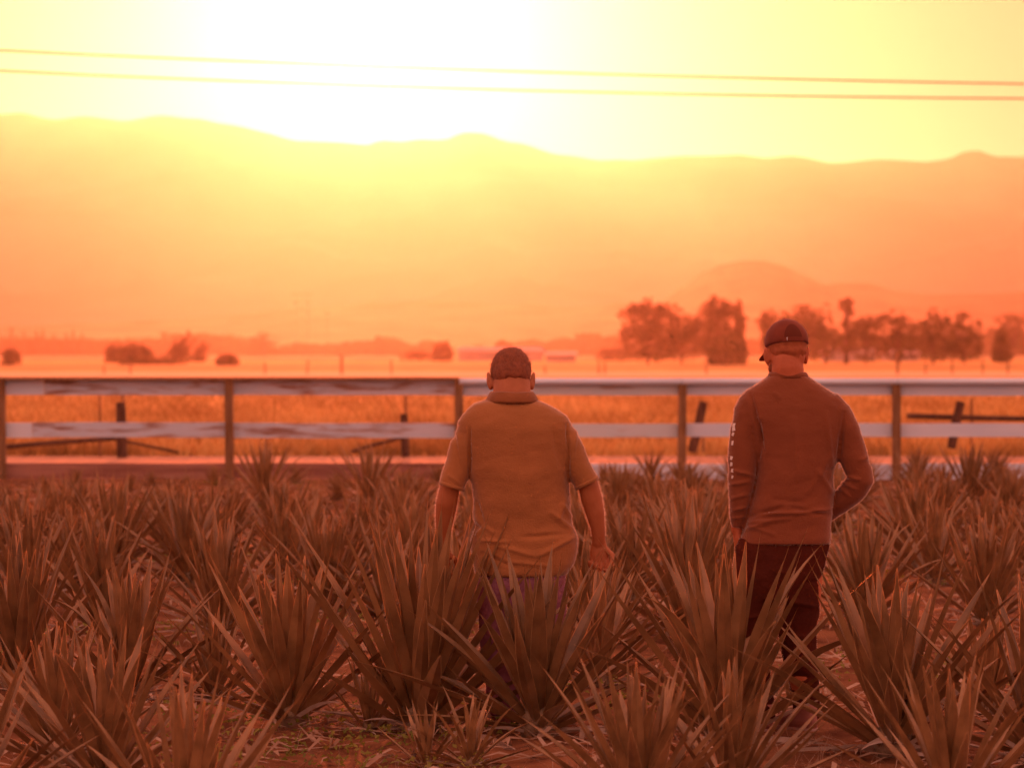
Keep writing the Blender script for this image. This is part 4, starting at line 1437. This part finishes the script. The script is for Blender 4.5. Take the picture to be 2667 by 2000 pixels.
strands('rim_fuzz', surf_points(tr, 8000, rr, lambda co, n: -.3 < n.y < .5), M['rim_fuzz'], tr, .006, .0007, rr, 0, .7)
shoe('shoe', L(1985, 1903, .05), math.radians(12), pb_)
shoe('shoe', L(2085, 1903, .0), math.radians(30), pb_)

# ------------------------------------------------------------------ camera
cam = bpy.data.objects.new('camera', bpy.data.cameras.new('camera'))
COL.objects.link(cam)
SC.camera = cam
cam.location = (0, 0, EYE)
cam.data.sensor_width = 36
cam.data.lens = F / 2667 * 36
cam.data.clip_end = 20000
cam.rotation_euler = (math.pi / 2 - math.atan((1000 - HZ) / F), 0, 0)
cam.data.dof.use_dof = True
cam.data.dof.focus_distance = 15.9
cam.data.dof.aperture_fstop = 5.0

# ------------------------------------------------------------------ sun, sky, haze
az = math.atan((960 - 1333.5) / F)
el = math.atan((HZ - 50) / F)
sd = Vector((math.sin(az) * math.cos(el), math.cos(az) * math.cos(el), math.sin(el)))
sl = bpy.data.lights.new('sun', 'SUN')
sl.energy = 3.0
sl.angle = math.radians(.5)
sl.color = (1, .160, .052)
so = bpy.data.objects.new('sun', sl)
COL.objects.link(so)
so.rotation_euler = sd.to_track_quat('Z', 'Y').to_euler()

W = bpy.data.worlds.new('World')
SC.world = W
W.use_nodes = True
N, K = W.node_tree.nodes, W.node_tree.links
bg = N['Background']
sky = N.new('ShaderNodeTexSky')
sky.sky_type = 'NISHITA'
sky.sun_disc = False
sky.sun_elevation = el
sky.sun_rotation = -az if False else math.radians(math.degrees(az))
sky.dust_density = 6
sky.air_density = 1.5
tc = N.new('ShaderNodeTexCoord')
nr = N.new('ShaderNodeVectorMath')
nr.operation = 'NORMALIZE'
K.new(tc.outputs['Generated'], nr.inputs[0])
dp = N.new('ShaderNodeVectorMath')
dp.operation = 'DOT_PRODUCT'
K.new(nr.outputs[0], dp.inputs[0])
dp.inputs[1].default_value = sd
ac = N.new('ShaderNodeMath')
ac.operation = 'ARCCOSINE'
K.new(dp.outputs['Value'], ac.inputs[0])
prev = None
# the evening sky: a dusky base, a broad warm glow and the bright aureole round the sun
BASE = (.61, .252, .188)
for k, col in ((35, (.0, -.14, -.13)), (2.4, (2.0, 1.4, .95))):
    m1 = N.new('ShaderNodeMath')
    m1.operation = 'MULTIPLY'
    m1.inputs[1].default_value = -1 / math.radians(k)
    K.new(ac.outputs[0], m1.inputs[0])
    ee = N.new('ShaderNodeMath')
    ee.operation = 'EXPONENT'
    K.new(m1.outputs[0], ee.inputs[0])
    vm = N.new('ShaderNodeVectorMath')
    vm.operation = 'MULTIPLY_ADD'
    K.new(ee.outputs[0], vm.inputs[0])
    vm.inputs[1].default_value = col
    if prev is None:
        vm.inputs[2].default_value = BASE
    else:
        K.new(prev, vm.inputs[2])
    prev = vm.outputs[0]
sc_ = N.new('ShaderNodeVectorMath')
sc_.operation = 'MULTIPLY_ADD'
K.new(sky.outputs[0], sc_.inputs[0])
sc_.inputs[1].default_value = (.02, .006, .004)
K.new(prev, sc_.inputs[2])
K.new(sc_.outputs[0], bg.inputs[0])
bg.inputs[1].default_value = 1.0

hm = bpy.data.materials.new('haze')
hm.use_nodes = True
n = hm.node_tree.nodes
n.remove(n['Principled BSDF'])
pv = n.new('ShaderNodeVolumePrincipled')  # valley haze, shaped also to stand in for veiling lens glare
pv.inputs['Color'].default_value = (.95, .76, .72, 1)
pv.inputs['Density'].default_value = 5.6e-5
pv.inputs['Anisotropy'].default_value = .86
hm.node_tree.links.new(pv.outputs[0], n['Material Output'].inputs['Volume'])
b = MB()
b.box((-9100, -210, -5), (9100, 9600, 440))
tag(b.build('haze', hm), 'warm evening haze hanging over the valley', 'haze', kind='stuff')

SC.view_settings.view_transform = 'Standard'
SC.view_settings.look = 'None'
SC.view_settings.exposure = 1.0
SC.view_settings.gamma = 1
cy = SC.cycles
cy.max_bounces = 5
cy.diffuse_bounces = 3
cy.glossy_bounces = 2
cy.transmission_bounces = 3
cy.volume_bounces = 1
cy.use_denoising = True
cy.use_adaptive_sampling = True
cy.adaptive_threshold = .02
cy.caustics_reflective = False
cy.caustics_refractive = False
